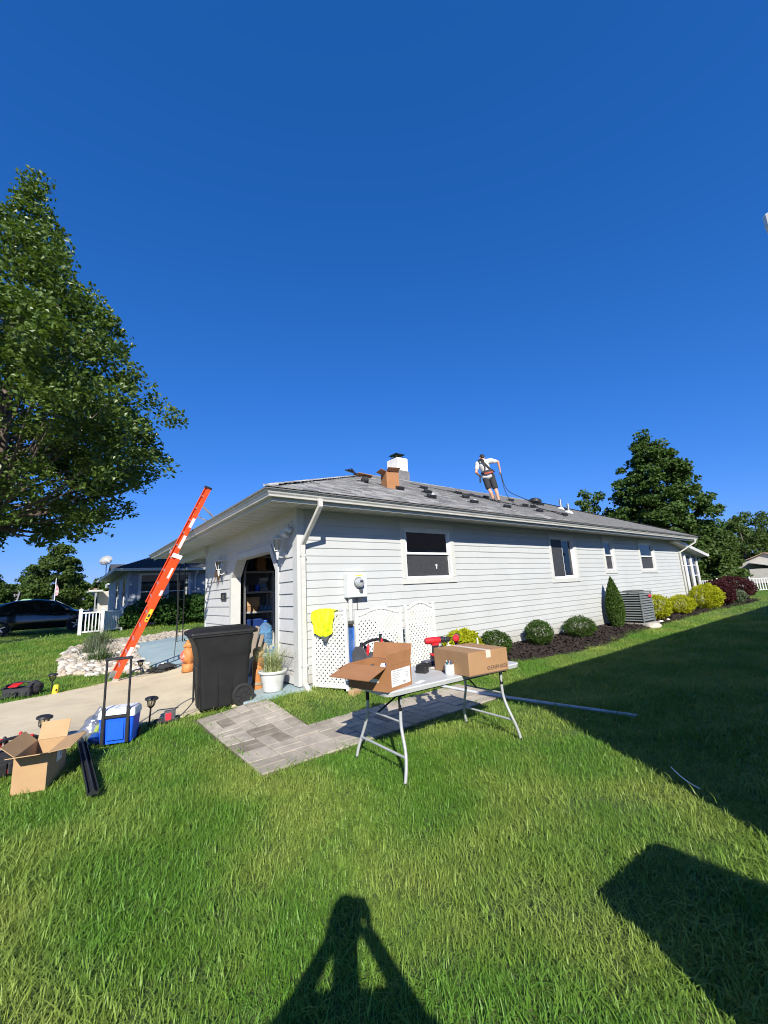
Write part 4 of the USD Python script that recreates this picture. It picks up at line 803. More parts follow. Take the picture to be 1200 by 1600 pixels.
def water_jug(name, label, at, rx=0, rz=0):
    p = thing(name, label, 'water jug', at, rot=rz, group='empty water jugs inside the garage opening')
    pr = [(0, 0), (.12, 0), (.135, .015)] + [t for k in range(4) for t in ((.135, .03 + k * .075), (.128, .045 + k * .075), (.128, .055 + k * .075), (.135, .07 + k * .075))] + [(.135, .33), (.12, .37), (.06, .42), (.03, .44), (.03, .485)]
    inner = [(max(r - .003, 0), z) for r, z in pr][::-1]
    part(p, 'jug_body', mv(lathe(pr + [(.027, .485)] + inner[:-1] + [(0, .003)], 24), rx=rx), jug, smooth=40)
    part(p, 'jug_neck_ring', mv(lathe([(.03, .452), (.036, .455), (.036, .468), (.03, .47)], 16), rx=rx), bluepl)
    return p
water_jug('water_jug', 'clear blue water jug standing lowest behind the white planter', (.20, 1.98, -.04))
water_jug('water_jug', 'clear blue water jug balanced on top of the lower jugs', (.22, 1.94, .45), rz=30)
water_jug('water_jug', 'clear blue water jug right behind the plant leaves', (.27, 1.62, -.04), rz=60)
water_jug('water_jug', 'pale clear jug with its neck up nearest the right jamb', (.06, 1.28, -.04), rz=10)
st = thing('wooden_stump', 'orange carved wooden stump between bin and white planter', 'stump', G(-.43, .62, .03))
part(st, 'trunk', rough(trimesh.creation.cylinder(.095, .44, sections=24).subdivide().apply_translation((0, 0, .22)), .012, 14, 3), terra, smooth=True)
part(st, 'band', lathe([(.099, .06), (.108, .065), (.108, .10), (.099, .105)], 20), board); part(st, 'carved_top', mv(rough(trimesh.creation.icosphere(3, .09), .02, 18, 4), z=.55), card_pale, smooth=True); part(st, 'carved_neck', lathe([(.09, .44), (.07, .47), (.06, .5), (.05, .52)], 14), terra)
st2 = thing('carved_bear', 'orange carved wooden figure with red cloth behind the bin', 'carved figure', G(-.78, 3.72, .03))
part(st2, 'base', rough(trimesh.creation.cylinder(.13, .16, sections=24).subdivide().apply_translation((0, 0, .08)), .012, 14, 5), terra, smooth=True)
part(st2, 'figure_body', mv(rough(trimesh.creation.icosphere(3, .14).apply_scale((.95, .9, 1.35)), .02, 12, 6), z=.32), terra, smooth=True)
part(st2, 'figure_head', J(mv(rough(trimesh.creation.icosphere(3, .085), .01, 16, 7), z=.55), mv(trimesh.creation.icosphere(2, .025), x=-.02, y=.06, z=.62), mv(trimesh.creation.icosphere(2, .025), x=-.02, y=-.06, z=.62), mv(trimesh.creation.icosphere(2, .04), x=-.08, z=.53)), terra, smooth=True)
part(st2, 'red_cloth', mv(rough(trimesh.creation.icosphere(3, .12).apply_scale((.7, .9, 1.2)), .03, 14, 8), x=-.075, y=.03, z=.31), M('cloth_red', (.45, .06, .05), (.55, .3, .22), rough=.8, scale=16), smooth=True)
for k, lb_ in enumerate(('longest weathered board leaning in the opening behind the bin', 'middle weathered board leaning in the opening behind the bin', 'shortest weathered board leaning in the opening behind the bin')):
    single('leaning_board', mv(cb(-.05, .05, -.011, .011, 0, .95 - .15 * k, .003), x=-.22 + .07 * k, y=1.75 + .05 * k, z=-.06, ry=16 + 4 * k, rz=-60 + 8 * k), board, lb_, 'board')
pb = thing('white_bucket', 'white bucket with a dark rim just inside the opening', 'bucket', (.10, 1.50, -.04))
part(pb, 'pail', lathe([(0, 0), (.13, 0), (.15, .36), (.14, .36), (.12, .012), (0, .012)], 24), potw, smooth=40); part(pb, 'rim', lathe([(.152, .30), (.16, .3), (.16, .33), (.152, .33)], 24), blackm); part(pb, 'lid', lathe([(.158, .36), (.158, .38), (0, .385)], 24), potw)
# shelving and what is on it
sh = thing('shelving_unit', 'grey plastic shelving unit against the garage wall', 'shelf', (.42, 3.80, -.045))
grey_pl = M('shelf_plastic_grey', (.36, .37, .37), rough=.5)
for x in (.03, .77):
    for y in (.03, .42): part(sh, 'upright', cyl((x, y, 0), (x, y, 2.08), .022, 8), grey_pl)
for z in (.10, .58, 1.06, 1.54, 2.04): part(sh, 'shelf', J(cb(0, .80, 0, .45, z, z + .05, .006), box(.03, .77, -.004, -.001, z + .012, z + .038)), grey_pl)
def onshelf(x, z): return (.42 + x, 3.80, -.045 + z + .05)
tt_ = thing('storage_tote', 'dark blue storage tote on the lowest garage shelf', 'tote', onshelf(.1, .58)); part(tt_, 'tub', loft([(0, 0, .55, .05, .40, .03), (.26, -.02, .57, .03, .42, .03)]), M('tote_blue', (.008, .03, .14), rough=.5)); part(tt_, 'lid', cb(-.03, .58, .02, .43, .26, .29, .008), M('tote_lid', (.02, .05, .2), rough=.5))
bx_ = thing('storage_box', 'pale box tilted on the middle garage shelf', 'box', onshelf(.06, 1.06), rot=-4); part(bx_, 'carton', cb(0, .34, .03, .33, .12, .34, .004), card_pale); part(bx_, 'lower_carton', cb(.02, .32, .05, .35, 0, .118, .004), card)
for k in range(5):
    ox, oy, oz = onshelf(.47 + .055 * k, 1.06)
    single('glass_jar', lathe([(0, 0), (.035, 0), (.037, .09), (.025, .11), (.025, .125), (0, .126)], 12, (ox, oy + .08 + .05 * (k % 2), oz)), jug, 'clear glass jar in the row on the middle garage shelf', 'jar', 'glass jars on the middle garage shelf')
mc = thing('small_appliance', 'grey coffee maker on the third garage shelf', 'appliance', onshelf(.45, 1.54)); part(mc, 'housing', J(cb(0, .2, .05, .25, 0, .06, .01), cb(.0, .2, .17, .25, .06, .3, .01), cb(0, .2, .05, .25, .24, .33, .01)), grey_pl); part(mc, 'carafe', lathe([(0, .062), (.06, .062), (.065, .12), (.045, .18), (0, .185)], 16, (.1, .11, 0)), jug)
for k, (mt, lb_) in enumerate(((steel, 'bare steel paint can on the third garage shelf'), (blackm, 'black paint can between two others on the third garage shelf'), (bluepl, 'blue paint can beside the coffee maker on the third garage shelf'))):
    ox, oy, oz = onshelf(.13 + .13 * k, 1.54)
    single('paint_can', lathe([(0, 0), (.06, 0), (.06, .14), (.063, .145), (.055, .15), (0, .15)], 16, (ox, oy + .12, oz)), mt, lb_, 'can')
ox, oy, oz = onshelf(.05, 2.04)
single('brown_carton', cb(ox + .3, ox + .52, oy + .02, oy + .4, oz, oz + .36, .01), card_red, 'brown carton in the middle on top of the garage shelving', 'box')
single('navy_bag', mv(rough(cb(0, .26, .03, .42, 0, .42, .06).subdivide().subdivide(), .015, 6), ox, oy, oz), M('case_navy', (.012, .025, .07), rough=.7), 'dark navy bag on the left of the top garage shelf', 'bag')
single('black_crate', cb(ox + .54, ox + .78, oy + .02, oy + .42, oz, oz + .34, .01), blackm, 'black crate at the right end of the top garage shelf', 'crate')
cf = thing('white_cabinet', 'plain white upright cabinet right of the shelving in the garage', 'cabinet', (1.27, 3.72, -.045)); part(cf, 'carcass', cb(0, .75, .03, .56, 0, 1.95, .01), M('cabinet_white', (.62, .63, .64), rough=.5)); part(cf, 'door', cb(.006, .744, 0, .028, .08, 1.94, .006), M('cabinet_door', (.60, .61, .62), rough=.45)); part(cf, 'handle', cyl((.06, -.03, .9), (.06, -.03, 1.1), .008, 8), steel)
wg = thing('dried_swag', 'brown dried grass swag hanging on the wall beside the left lantern', 'swag', (-.05, 4.22, 2.12))
part(wg, 'stems', mv(blades(110, .62, .4, .03, 31, w=.012, droop=.1), rx=180, z=.22), leafmat('dried_grass', [(0, (.10, .05, .02)), (1, (.30, .18, .08))], trans=.1)); part(wg, 'bow', mv(rough(trimesh.creation.icosphere(2, .06).apply_scale((.6, 1.3, 1)), .02, 20), z=.2), hair, smooth=True)

# ---------------------------------------------------------------- lattice screens by the meter
def lattice(name, label, a, b, h, arch, group):
    a, b = np.array(a, float), np.array(b, float); L = np.linalg.norm(b - a); d = (b - a) / L; nrm = V(d[1], -d[0]); z0 = -.08
    p = thing(name, label, 'trellis', (a[0], a[1], z0), group=group)
    fr = (V(0, 0, 0), V(d[0], d[1], 0), V(0, 0, 1), V(nrm[0], nrm[1], 0)); loc = lambda m: frame(m, *fr)
    top = lambda u: h + (arch * (math.sin(math.pi * np.clip((u - .08) / (L - .16), 0, 1)) ** 1.3 - .35) if arch else 0)
    for u in (0, L - .05): part(p, 'post', loc(cb(u, u + .05, 0, h + (.05 if not arch else .02), -.025, .025, .004)), lattice_w)
    part(p, 'bottom_rail', loc(cb(.051, L - .051, .03, .08, -.018, .018, .004)), lattice_w)
    us = np.linspace(.051, L - .051, 16); tp_ = [top(u) for u in us]
    cap_ = Polygon([(u, t) for u, t in zip(us, tp_)] + [(u, t - .045) for u, t in zip(us[::-1], tp_[::-1])]); part(p, 'top_rail', loc(mv(extrude(cap_, .036), z=-.018)), lattice_w)
    field = Polygon([(.052, .081)] + [(L - .052, .081)] + [(u, t - .044) for u, t in zip(us[::-1], tp_[::-1])])
    for s, w0 in ((1, .001), (-1, -.007)):
        k = -(h + .2) if s > 0 else 0
        while k < L + (0 if s > 0 else h + .2):
            st_ = Polygon([(k, 0), (k + .05, 0), (k + .05 + s * 2.2, 2.2), (k + s * 2.2, 2.2)]).intersection(field); k += .082
            for q in getattr(st_, 'geoms', [st_]):
                if q.geom_type == 'Polygon' and q.area > 3e-4: part(p, 'slat', loc(mv(extrude(q, .0065), z=w0)), lattice_w)
lattice('lattice_screen', 'white lattice screen standing out from the wall under the yellow shirt', (.50, -.66), (.22, -.04), 1.18, .0, 'white lattice screens around the meter')
lattice('lattice_screen', 'arched white lattice screen behind the grey tool bag', (.64, -.66), (1.62, -.64), 1.16, .09, 'white lattice screens around the meter')
lattice('lattice_screen', 'taller arched white lattice screen nearest the yellow shrub', (1.70, -.64), (2.46, -.60), 1.20, .09, 'white lattice screens around the meter')
# hi-vis shirt draped over the first screen
nu, nv = 40, 48; vs = []
def drape(u, s):
    """u across the shirt, s along it from the top edge; s < 0 hangs on the near side."""
    long = 1 if s < 0 else .6; t = abs(s); fold = .020 * math.sin(u * 13 + t * 9) * min(1, t * 6) + .012 * math.sin(u * 29 - t * 16)
    return V(.455 + math.copysign(min(t, .05) * .9 + .012 + .018 * t + abs(fold), s), -.13 + (u - .5) * (.60 - .42 * max(0, t - .16) ** .8) + .03 * t * math.sin(t * 11), 1.155 - .95 * max(0, t - .045) * long - (.05 - min(t, .05)) ** 2 * -4 + fold * .25 - .02 * (1 - math.cos((u - .5) * 5)))
for i in range(nu):
    for j in range(nv):
        u, v = i / (nu - 1), j / (nv - 1); vs.append(drape(u, -.40 - .10 * math.sin(u * 3.1) + v * (.70 + .10 * math.sin(u * 3.1))))
f = [t for i in range(nu - 1) for j in range(nv - 1) for t in ((i * nv + j, (i + 1) * nv + j, (i + 1) * nv + j + 1), (i * nv + j, (i + 1) * nv + j + 1, i * nv + j + 1))]
def on_screen(m):
    v = np.array(m.vertices, float); t = (.22 - v[:, 1]) * .747; w = v[:, 0] - .455
    return T(np.c_[.22 + .4116 * t + .9114 * w, -.04 - .9114 * t + .4116 * w, v[:, 2]], m.faces)
hv = thing('hi_vis_shirt', 'fluorescent yellow work shirt draped over the lattice screen', 'shirt', (.36, -.3, .9), world=True)
part(hv, 'cloth', on_screen(rough(T(vs, f), .012, 9, 5)), hivis, smooth=True)
part(hv, 'sleeve', on_screen(rough(tube(spline([(.385, -.30, 1.13), (.365, -.28, 1.0), (.37, -.24, .86), (.385, -.20, .74)], 20), np.r_[np.linspace(.045, .085, 8), np.linspace(.085, .062, 12)], 18), .022, 13, 3)), hivis, smooth=True)
part(hv, 'grey_cuff', on_screen(tube(spline([(.384, -.205, .75), (.39, -.19, .69), (.395, -.18, .64)], 6), [.06, .062, .06, .052, .045, .03], 12)), M('cuff_grey', (.12, .13, .14), rough=.8), smooth=True)
rc = thing('recycling_bin', 'tall blue recycling bin hidden behind the lattice screens', 'recycling bin', (.92, -.33, -.07))
part(rc, 'body', loft([(0, -.2, .2, -.2, .2, .03), (.92, -.25, .25, -.24, .24, .04)]), blue_bin); part(rc, 'lid', loft([(.925, -.27, .27, -.26, .26, .04), (.96, -.26, .26, -.25, .25, .04), (.985, -.18, .18, -.17, .17, .06)]), blackm)
single('stepping_block', mv(cb(-.11, .11, -.05, .05, -.05, .05, .006), .56, -.72, -.10, rz=20), card_pale, 'small pale wood block on the grass under the lattice corner', 'block')

# ---------------------------------------------------------------- the folding table and what stands on it
TZ = .545
tb = thing('folding_table', 'grey plastic folding table with bent steel legs on the lawn', 'table', (.07, -3.0, -.2), rot=-3)
tx, ty = .89, .385
part(tb, 'table_top', loft([(TZ + .2 - .045, -tx + .01, tx - .01, -ty + .01, ty - .01, .06), (TZ + .2 - .01, -tx, tx, -ty, ty, .065), (TZ + .2 - .003, -tx + .003, tx - .003, -ty + .003, ty - .003, .062), (TZ + .2, -tx + .01, tx - .01, -ty + .01, ty - .01, .06)]), tabletop)
for s in (-1, 1):
    x = s * .68
    part(tb, 'under_rail', cb(x - .02, x + .02, -.33, .33, TZ + .125, TZ + .153, .004), blackmetal)
    part(tb, 'side_rail', cb(-.70, .70, s * .30 - .012, s * .30 + .012, TZ + .128, TZ + .15, .003), blackmetal)
    for t in (-1, 1):
        part(tb, 'leg', tube(spline([(x, t * .27, TZ + .14), (x, t * .27, .52), (x + s * .005, t * .275, .42), (x + s * .02, t * .335, .25), (x + s * .05, t * .375, .12), (x + s * .08, t * .385, 0)], 22), .0145, 12), leggrey, smooth=50)
        part(tb, 'leg_sleeve', cyl((x, t * .27, TZ + .13), (x, t * .27, .54), .017, 12), blackmetal)
        part(tb, 'leg_foot', cyl((x + s * .078, t * .385, -.005), (x + s * .08, t * .385, .02), .018, 10), rubber)
    part(tb, 'cross_bar', J(cyl((x + s * .035, -.355, .19), (x + s * .035, .355, .19), .011, 8), cyl((x + s * .004, -.272, .45), (x + s * .004, .272, .45), .009, 8)), leggrey)
    part(tb, 'brace', tube([(x, 0, TZ + .14 - .02), (x - s * .1, 0, TZ + .06), (x - s * .32, 0, TZ + .13)] if False else [(x + s * .003, .1, .45), (x - s * .16, .04, TZ + .02), (x - s * .36, 0, TZ + .135)], .009, 8), blackmetal)
ob = thing('cardboard_box', 'open brown cardboard box with white shipping label on the folding table', 'box', (-.84, -3.35, TZ + .001), rot=13)
carton(ob, 0, .35, 0, .46, .205, (('l', 106, .25), ('r', 14, .15), ('b', 112, .17)), card_red)
part(ob, 'front_flap', J(box(.004, .17, .001, .008, .206, .30), box(.176, .346, .001, .008, .206, .305)), card_red)
lb = part(ob, 'shipping_label', box(.055, .325, -.0022, -.0008, .03, .165), white_sticker)
part(lb, 'print', J(*[box(.065, .065 + w, -.0032, -.0022, z, z + .004) for w, z in ((.05, .152), (.09, .135), (.11, .122), (.10, .109), (.11, .096), (.08, .083), (.10, .070), (.06, .057))], *[box(.21 + .0035 * k, .2118 + .0035 * k, -.0032, -.0022, .04, .06) for k in range(13)], *[box(.25, .30, -.0032, -.0022, z, z + .005) for z in (.12, .1, .085)], box(.14, .2, -.0032, -.0022, .15, .156)), ink_grey)
part(ob, 'paper_slip', mv(box(-.05, .05, -.035, .035, 0, .001), x=.05, y=.08, z=.19, ry=-30, rz=15), white_sticker)
part(ob, 'side_label', box(-.0022, -.0008, .10, .2, .07, .10), white_sticker)
en = thing('cardboard_box', 'closed brown shipping box on the right half of the folding table', 'box', (.02, -3.505, TZ + .001), rot=-8)
part(en, 'carton', cb(0, .51, 0, .545, 0, .215, .004), card); part(en, 'top_flap', J(box(.002, .2535, .002, .543, .2155, .2185), box(.2565, .508, .002, .543, .2155, .2185)), card)
part(en, 'tape', J(box(.225, .285, .0, .545, .2188, .2194), box(.225, .285, -.0006, 0, .15, .2194) if False else box(.225, .285, -.0009, -.0003, .15, .2194)), tape)
part(en, 'printed_name', mv(meshkit.text_mesh('ENPHASE', .036, .0008), x=.0, rx=90).apply_translation((.27, -.0009, .035)), ink)
part(en, 'printed_mark', J(*[frame(lathe([(.014, 0), (.019, 0), (.019, .0008), (.014, .0008), (.014, 0)], 18), V(.245, -.0003, .053), V(1, 0, 0), V(0, 0, 1), V(0, -1, 0)), box(.233, .257, -.0011, -.0003, .0512, .0548)]), ink)
part(en, 'damp_edge', box(.004, .506, -.0006, -.0001, .001, .012), M('cardboard_damp', (.12, .08, .055), rough=.8))
def tool_bag(name, label, at, rot, mat, L=.42, D=.24, h=.26, group=None):
    p = thing(name, label, 'tool bag', at, rot=rot, group=group)
    part(p, 'bag_body', rough(loft([(0, -L / 2, L / 2, -D / 2, D / 2, .03), (h * .5, -L / 2 - .01, L / 2 + .01, -D / 2 - .012, D / 2 + .012, .04), (h * .8, -L / 2, L / 2, -D / 2, D / 2, .04)]), .006, 12), mat)
    for s in (-1, 1): part(p, 'end_panel', hull([(s * L / 2, y, z) for y in (-D / 2, D / 2) for z in (0, h * .9)] + [(s * L / 2, y, h * 1.14) for y in (-D / 4, D / 4)] + [(s * (L / 2 - .02), y, z) for y in (-D / 2, D / 2) for z in (0, h * .9)] + [(s * (L / 2 - .02), y, h * 1.14) for y in (-D / 4, D / 4)]), mat)
    part(p, 'handle', tube(spline([(-L / 2 + .01, 0, h * 1.08), (-L / 4, 0, h * 1.25), (0, 0, h * 1.30), (L / 4, 0, h * 1.25), (L / 2 - .01, 0, h * 1.08)], 16), .015, 10), blackm)
    part(p, 'pocket', J(*[cb(-L / 2 + .03 + k * (L - .06) / 3, -L / 2 + .02 + (k + 1) * (L - .06) / 3, -D / 2 - .035, -D / 2 - .012, .02, h * .55, .008) for k in range(3)]), mat)
    return p
tbg = tool_bag('tool_bag', 'grey open tool bag with red handles behind the labelled box on the table', (-.47, -2.69, TZ + .001), 8, bag_grey, L=.46, D=.20, h=.27)
for k, (x, y, hh, a) in enumerate(((-.12, .0, .30, 8), (-.06, .05, .29, -10), (.0, -.03, .32, 5), (.05, .04, .30, 14), (.1, -.02, .34, -6), (.13, .05, .29, 10))): part(tbg, 'tool_handle', mv(J(lathe([(0, 0), (.012, 0), (.014, .04), (.017, .09), (.012, .13), (0, .135)], 10), cyl((0, 0, -.12), (0, 0, 0), .006, 6)), x=x, y=y, z=hh - .12, ry=a, rx=a * .6), red if k % 2 == 0 else blackm)
part(tbg, 'strap_end', J(cb(.07, .10, -.01, .01, .3, .40, .004), cb(-.20, -.175, -.012, .012, .27, .345, .004)), blackm)
def drill(name, label, at, rot, tilt=0):
    p = thing(name, label, 'drill', at, rot=rot, group=None)
    def t(m): m = mv(m, rx=tilt); m.apply_scale(1.18); return m
    part(p, 'battery', t(J(cb(-.06, .06, -.04, .04, 0, .035, .008), cb(-.055, .05, -.035, .035, .036, .06, .006))), blackm); part(p, 'battery_top', t(cb(-.058, .06, -.041, .041, .061, .085, .01)), red)
    part(p, 'grip', t(hull([(x + dx, y, z) for x, z in ((-.035, .085), (.025, .085)) for dx in (0,) for y in (-.018, .018)] + [(x, y, .18) for x in (-.03, .022) for y in (-.02, .02)])), blackm)
    part(p, 'motor_housing', t(J(mv(lathe([(0, -.11), (.022, -.108), (.032, -.09), (.034, -.03), (.03, .03), (.028, .05), (0, .052)], 18), ry=90, x=-.0, z=.205), hull([(x, y, z) for x in (-.04, .03) for y in (-.02, .02) for z in (.16, .2)]))), red)
    part(p, 'gear_case', t(mv(lathe([(0, .05), (.029, .05), (.03, .085), (.024, .1), (.026, .105), (.026, .14), (.014, .16), (0, .162)], 16), ry=90, z=.205)), blackm)
    part(p, 'trigger', t(cb(.018, .034, -.008, .008, .145, .17, .003)), blackm)
    return p
drill('cordless_drill', 'red and black cordless drill standing upright near the closed box', (.425, -2.66, TZ + .001), -22)
drill('cordless_drill', 'second red drill half hidden behind the closed box', (.74, -2.70, TZ + .001), 40)
cg = thing('battery_charger', 'grey and black battery charger lying by the upright drill', 'charger', (.20, -2.76, TZ + .001), rot=8)
part(cg, 'base', cb(-.11, .11, -.06, .06, 0, .04, .01), blackm); part(cg, 'top_plate', cb(-.08, .05, -.045, .045, .0405, .062, .006), steel); part(cg, 'badge', cb(.06, .09, -.03, .03, .041, .05, .003), red)
bt_ = thing('battery_pack', 'black battery pack beside the labelled box', 'battery', (-.10, -2.98, TZ + .001), rot=20)
part(bt_, 'pack', cb(-.04, .04, -.06, .06, 0, .07, .01), blackm); part(bt_, 'rail', J(box(-.03, -.015, -.05, .05, .0705, .085), box(.015, .03, -.05, .05, .0705, .085)), blackm)
cp_ = thing('white_tub', 'small white tub of screws in front of the closed box', 'tub', (.03, -3.24, TZ + .001))
part(cp_, 'tub', lathe([(0, 0), (.045, 0), (.048, .005), (.048, .095), (.043, .095), (.041, .01), (0, .01)], 20), potw, smooth=40)
for k in range(6): part(cp_, 'bit', cyl((.02 * math.cos(k), .02 * math.sin(k), .03), (.03 * math.cos(k * 1.7), .03 * math.sin(k * 1.7), .115 + .006 * (k % 3)), .006, 6), [bluepl, white_sticker, M('teal_bit', (.02, .2, .25), rough=.4)][k % 3] if k < 3 else steel)
single('paper_sheet', mv(box(-.07, .07, -.03, .03, 0, .0008), -.40, -3.27, TZ + .003, rz=20), white_sticker, 'white paper slip lying on the table beside the labelled box', 'paper')
single('crumpled_paper', mv(rough(box(-.07, .07, -.05, .05, 0, .004).subdivide().subdivide().subdivide(), .012, 22), .17, -2.93, TZ + .012, rz=30), tape, 'crumpled pale paper lying between charger and closed box', 'paper')
bo = thing('caulk_bottle', 'small white bottle behind the closed box on the table', 'bottle', (.83, -2.95, TZ + .001)); part(bo, 'bottle', lathe([(0, 0), (.03, 0), (.032, .13), (.02, .155), (.012, .17), (.008, .215), (0, .217)], 14), potw, smooth=40); part(bo, 'cap', lathe([(0, .218), (.009, .218), (.007, .24), (0, .242)], 10), white_sticker)
bo2 = thing('foam_can', 'pale can standing behind the upright drill', 'can', (.58, -2.72, TZ + .001)); part(bo2, 'can', lathe([(0, 0), (.032, 0), (.033, .16), (.024, .18), (0, .182)], 16), tape, smooth=40); part(bo2, 'nozzle', cyl((0, 0, .18), (0, 0, .21), .008, 8), white_sticker)
single('garden_hose', tube(spline([G(3.35, -1.0, .02) + V(.24 * math.cos(t) * (1 + .1 * k), .10 * math.cos(t) * (1 + .1 * k) - .03 * k, .02 + .30 * max(0, math.sin(t)) * (1 - .35 * k)) for k in range(2) for t in np.linspace(-.25, 3.3, 14)[::1 - 2 * k]], 80), .010, 8), greenhose, 'bright green garden hose arching out of the grass before the dark round shrub', 'hose', smooth=True)
single('grey_pipe', tube([G(1.78, -1.20, .03), G(1.95, -2.1, .025), G(2.10, -3.0, .02), G(2.27, -3.99, .02)], .021, 14), pvc, 'long straight grey plastic pipe lying on the lawn by the paver path', 'pipe', smooth=60)
single('white_strip', tube(spline([G(1.0, -4.72, .04), G(.91, -4.78, .05), G(.79, -4.89, .05), G(.73, -4.99, .045)], 12), .0035, 6), white_sticker, 'thin white plastic strip curling in the grass at the shadow edge', 'strip')

# ---------------------------------------------------------------- lower left: things along the driveway edge
lbx = thing('cardboard_box', 'open pale cardboard box sitting on the grass by the driveway', 'box', (-3.29, -1.04, -.2), rot=-17)
carton(lbx, 0, .25, 0, .50, .305, (('f', 76, .2), ('r', 84, .17), ('l', 48, .15), ('b', 28, .17)), card_pale)
lb2 = part(lbx, 'shipping_label', box(.2508, .2518, .23, .37, .15, .27), white_sticker)
part(lb2, 'print', J(*[box(.2518, .2524, .25, .25 + w, z, z + .004) for w, z in ((.06, .27), (.09, .255), (.07, .24))], box(.2518, .2524, .31, .345, .18, .225)), ink_grey)
rl = thing('mounting_rail', 'black aluminium mounting rail lying on the lawn', 'rail', (-2.745, -.85, -.15), rot=0.6)
railm = M('rail_black_anodised', (.05, .055, .062), (.035, .038, .042), rough=.4, metallic=.5, scale=9)
rpf = Polygon([(-.055, 0), (.055, 0), (.055, .05), (.049, .05), (.049, .012), (.02, .03), (.006, .058), (-.006, .058), (-.02, .03), (-.049, .012), (-.049, .05), (-.055, .05)])
from shapely import affinity as aff_
rpf = aff_.scale(rpf, .72, .9, origin=(0, 0))
part(rl, 'extrusion', prism(rpf, 'y', -.86, .86), railm); part(rl, 'splice', prism(Polygon([(-.03, .0125), (.03, .0125), (.006, .06), (-.006, .06)]), 'y', .861, .90), steel)
cl = thing('cooler', 'blue picnic cooler with white lid and tall black pull handle', 'cooler', (-2.40, -.13, -.19), rot=-23)
part(cl, 'tub', loft([(.02, -.165, .165, -.125, .125, .03), (.30, -.185, .185, -.145, .145, .035)]), bluepl, smooth=40)
part(cl, 'lid', loft([(.302, -.195, .195, -.155, .155, .035), (.36, -.19, .19, -.15, .15, .035), (.385, -.175, .175, -.135, .135, .05)]), cooler_w, smooth=40)
part(cl, 'lid_ridge', mv(J(cb(-.13, -.03, -.09, .09, .384, .392, .003), cb(.03, .13, -.09, .09, .384, .392, .003))), cooler_w)
part(cl, 'front_panel', cb(-.085, .085, -.149, -.138, .06, .25, .004), bluepl)
hd = part(cl, 'pull_handle', J(*[cb(x - .018, x + .018, -.172, -.146, .03, .42, .005) for x in (-.125, .125)], *[cyl((x, -.16, .42), (x, -.16, .95), .0125, 10) for x in (-.125, .125)], cb(-.145, .145, -.178, -.142, .94, .975, .008), cb(-.125, .125, -.166, -.15, .30, .335, .004)), blackm)
for s in (-1, 1): part(cl, 'wheel', mv(lathe([(0, -.02), (.05, -.02), (.055, -.012), (.055, .012), (.05, .02), (0, .02)], 18), ry=90, x=s * .17, y=.12, z=.05), rubber)
pbag = thing('plastic_bag', 'clear plastic bag with a yellow item beside the blue cooler', 'bag', (-2.66, -.02, -.2))
part(pbag, 'bag', rough(trimesh.creation.icosphere(4, .14).apply_scale((1.0, .8, 1.15)).apply_translation((0, 0, .14)), .05, 7, 4), bagclear, smooth=True); part(pbag, 'bag_top', rough(tube(spline([(.02, .0, .24), (.05, .02, .32), (.08, .03, .40)], 8), np.linspace(.07, .02, 8), 14), .02, 12), bagclear, smooth=True)
part(pbag, 'yellow_item', mv(cb(-.02, .02, -.012, .012, 0, .10, .008), x=.03, z=.14, ry=25), hivis); part(pbag, 'blue_item', mv(rough(trimesh.creation.icosphere(2, .07), .02, 10), x=.03, z=.07), blue_bin, smooth=True)
def solar_lamp(label, at, rot=0, h=.24, lean=0):
    p = thing('solar_path_light', label, 'path light', at, rot=rot, group='solar path lights along the driveway edges')
    t = lambda m: mv(m, ry=lean)
    part(p, 'stake', t(cyl((0, 0, -.03), (0, 0, h), .011, 8)), blackmetal)
    part(p, 'lens', t(lathe([(.03, h), (.052, h + .085), (0, h + .085)], 16)), UsdShade.Material.Get(stage, '/World/Looks/lantern_glass'))
    part(p, 'cage', t(J(lathe([(0, h - .02), (.02, h - .015), (.036, h + .004), (.034, h + .008), (0, h + .01)], 16), *[tube(spline([(.034 * math.cos(a), .034 * math.sin(a), h), (.052 * math.cos(a + .35), .052 * math.sin(a + .35), h + .045), (.058 * math.cos(a + .7), .058 * math.sin(a + .7), h + .09)], 7), .0035, 5) for q in (1, -1) for a in np.arange(6) * q * math.pi / 3])), blackmetal)
    part(p, 'cap', t(lathe([(0, h + .086), (.075, h + .084), (.082, h + .092), (.078, h + .112), (.05, h + .124), (0, h + .128)], 24)), blackm, smooth=40)
    return p
solar_lamp('solar path light with a yellow tool at its foot on the far lawn', G(-3.07, 4.36), h=.23)
solar_lamp('solar path light standing just right of the blue cooler', G(-2.03, .27), h=.25, lean=3)
solar_lamp('solar path light at the rock bed near the ladder foot', G(-1.52, 4.76), h=.22, lean=-4)
solar_lamp('solar path light behind the open pale cardboard box on the grass', G(-3.14, .30), h=.25, lean=5)
yb = thing('yellow_torch', 'yellow battery torch lying at the foot of the far path light', 'torch', G(-3.02, 4.12), rot=20); part(yb, 'casing', mv(lathe([(0, 0), (.045, 0), (.05, .05), (.045, .13), (.035, .17), (0, .172)], 16), ry=6), yellow_sticker, smooth=40); part(yb, 'switch', cb(-.012, .012, -.055, -.045, .06, .1, .003), blackm)
bgA = tool_bag('tool_bag', 'black tool bag with red panel lying on the grass by the far driveway edge', G(-3.52, 4.52), -30, bagcloth, L=.46, D=.3, h=.20)
part(bgA, 'red_panel', mv(cb(-.12, .04, -.10, .10, 0, .014, .004), x=-.02, y=-.06, z=.215, rx=14), red); part(bgA, 'strap', tube(spline([(-.2, -.1, .2), (-.25, -.25, .1), (-.1, -.33, .05), (.05, -.22, .12)], 14), .014, 6), bagcloth); part(bgA, 'side_lump', mv(rough(trimesh.creation.icosphere(3, .13), .03, 10), x=.18, y=.06, z=.13), bagcloth, smooth=True)
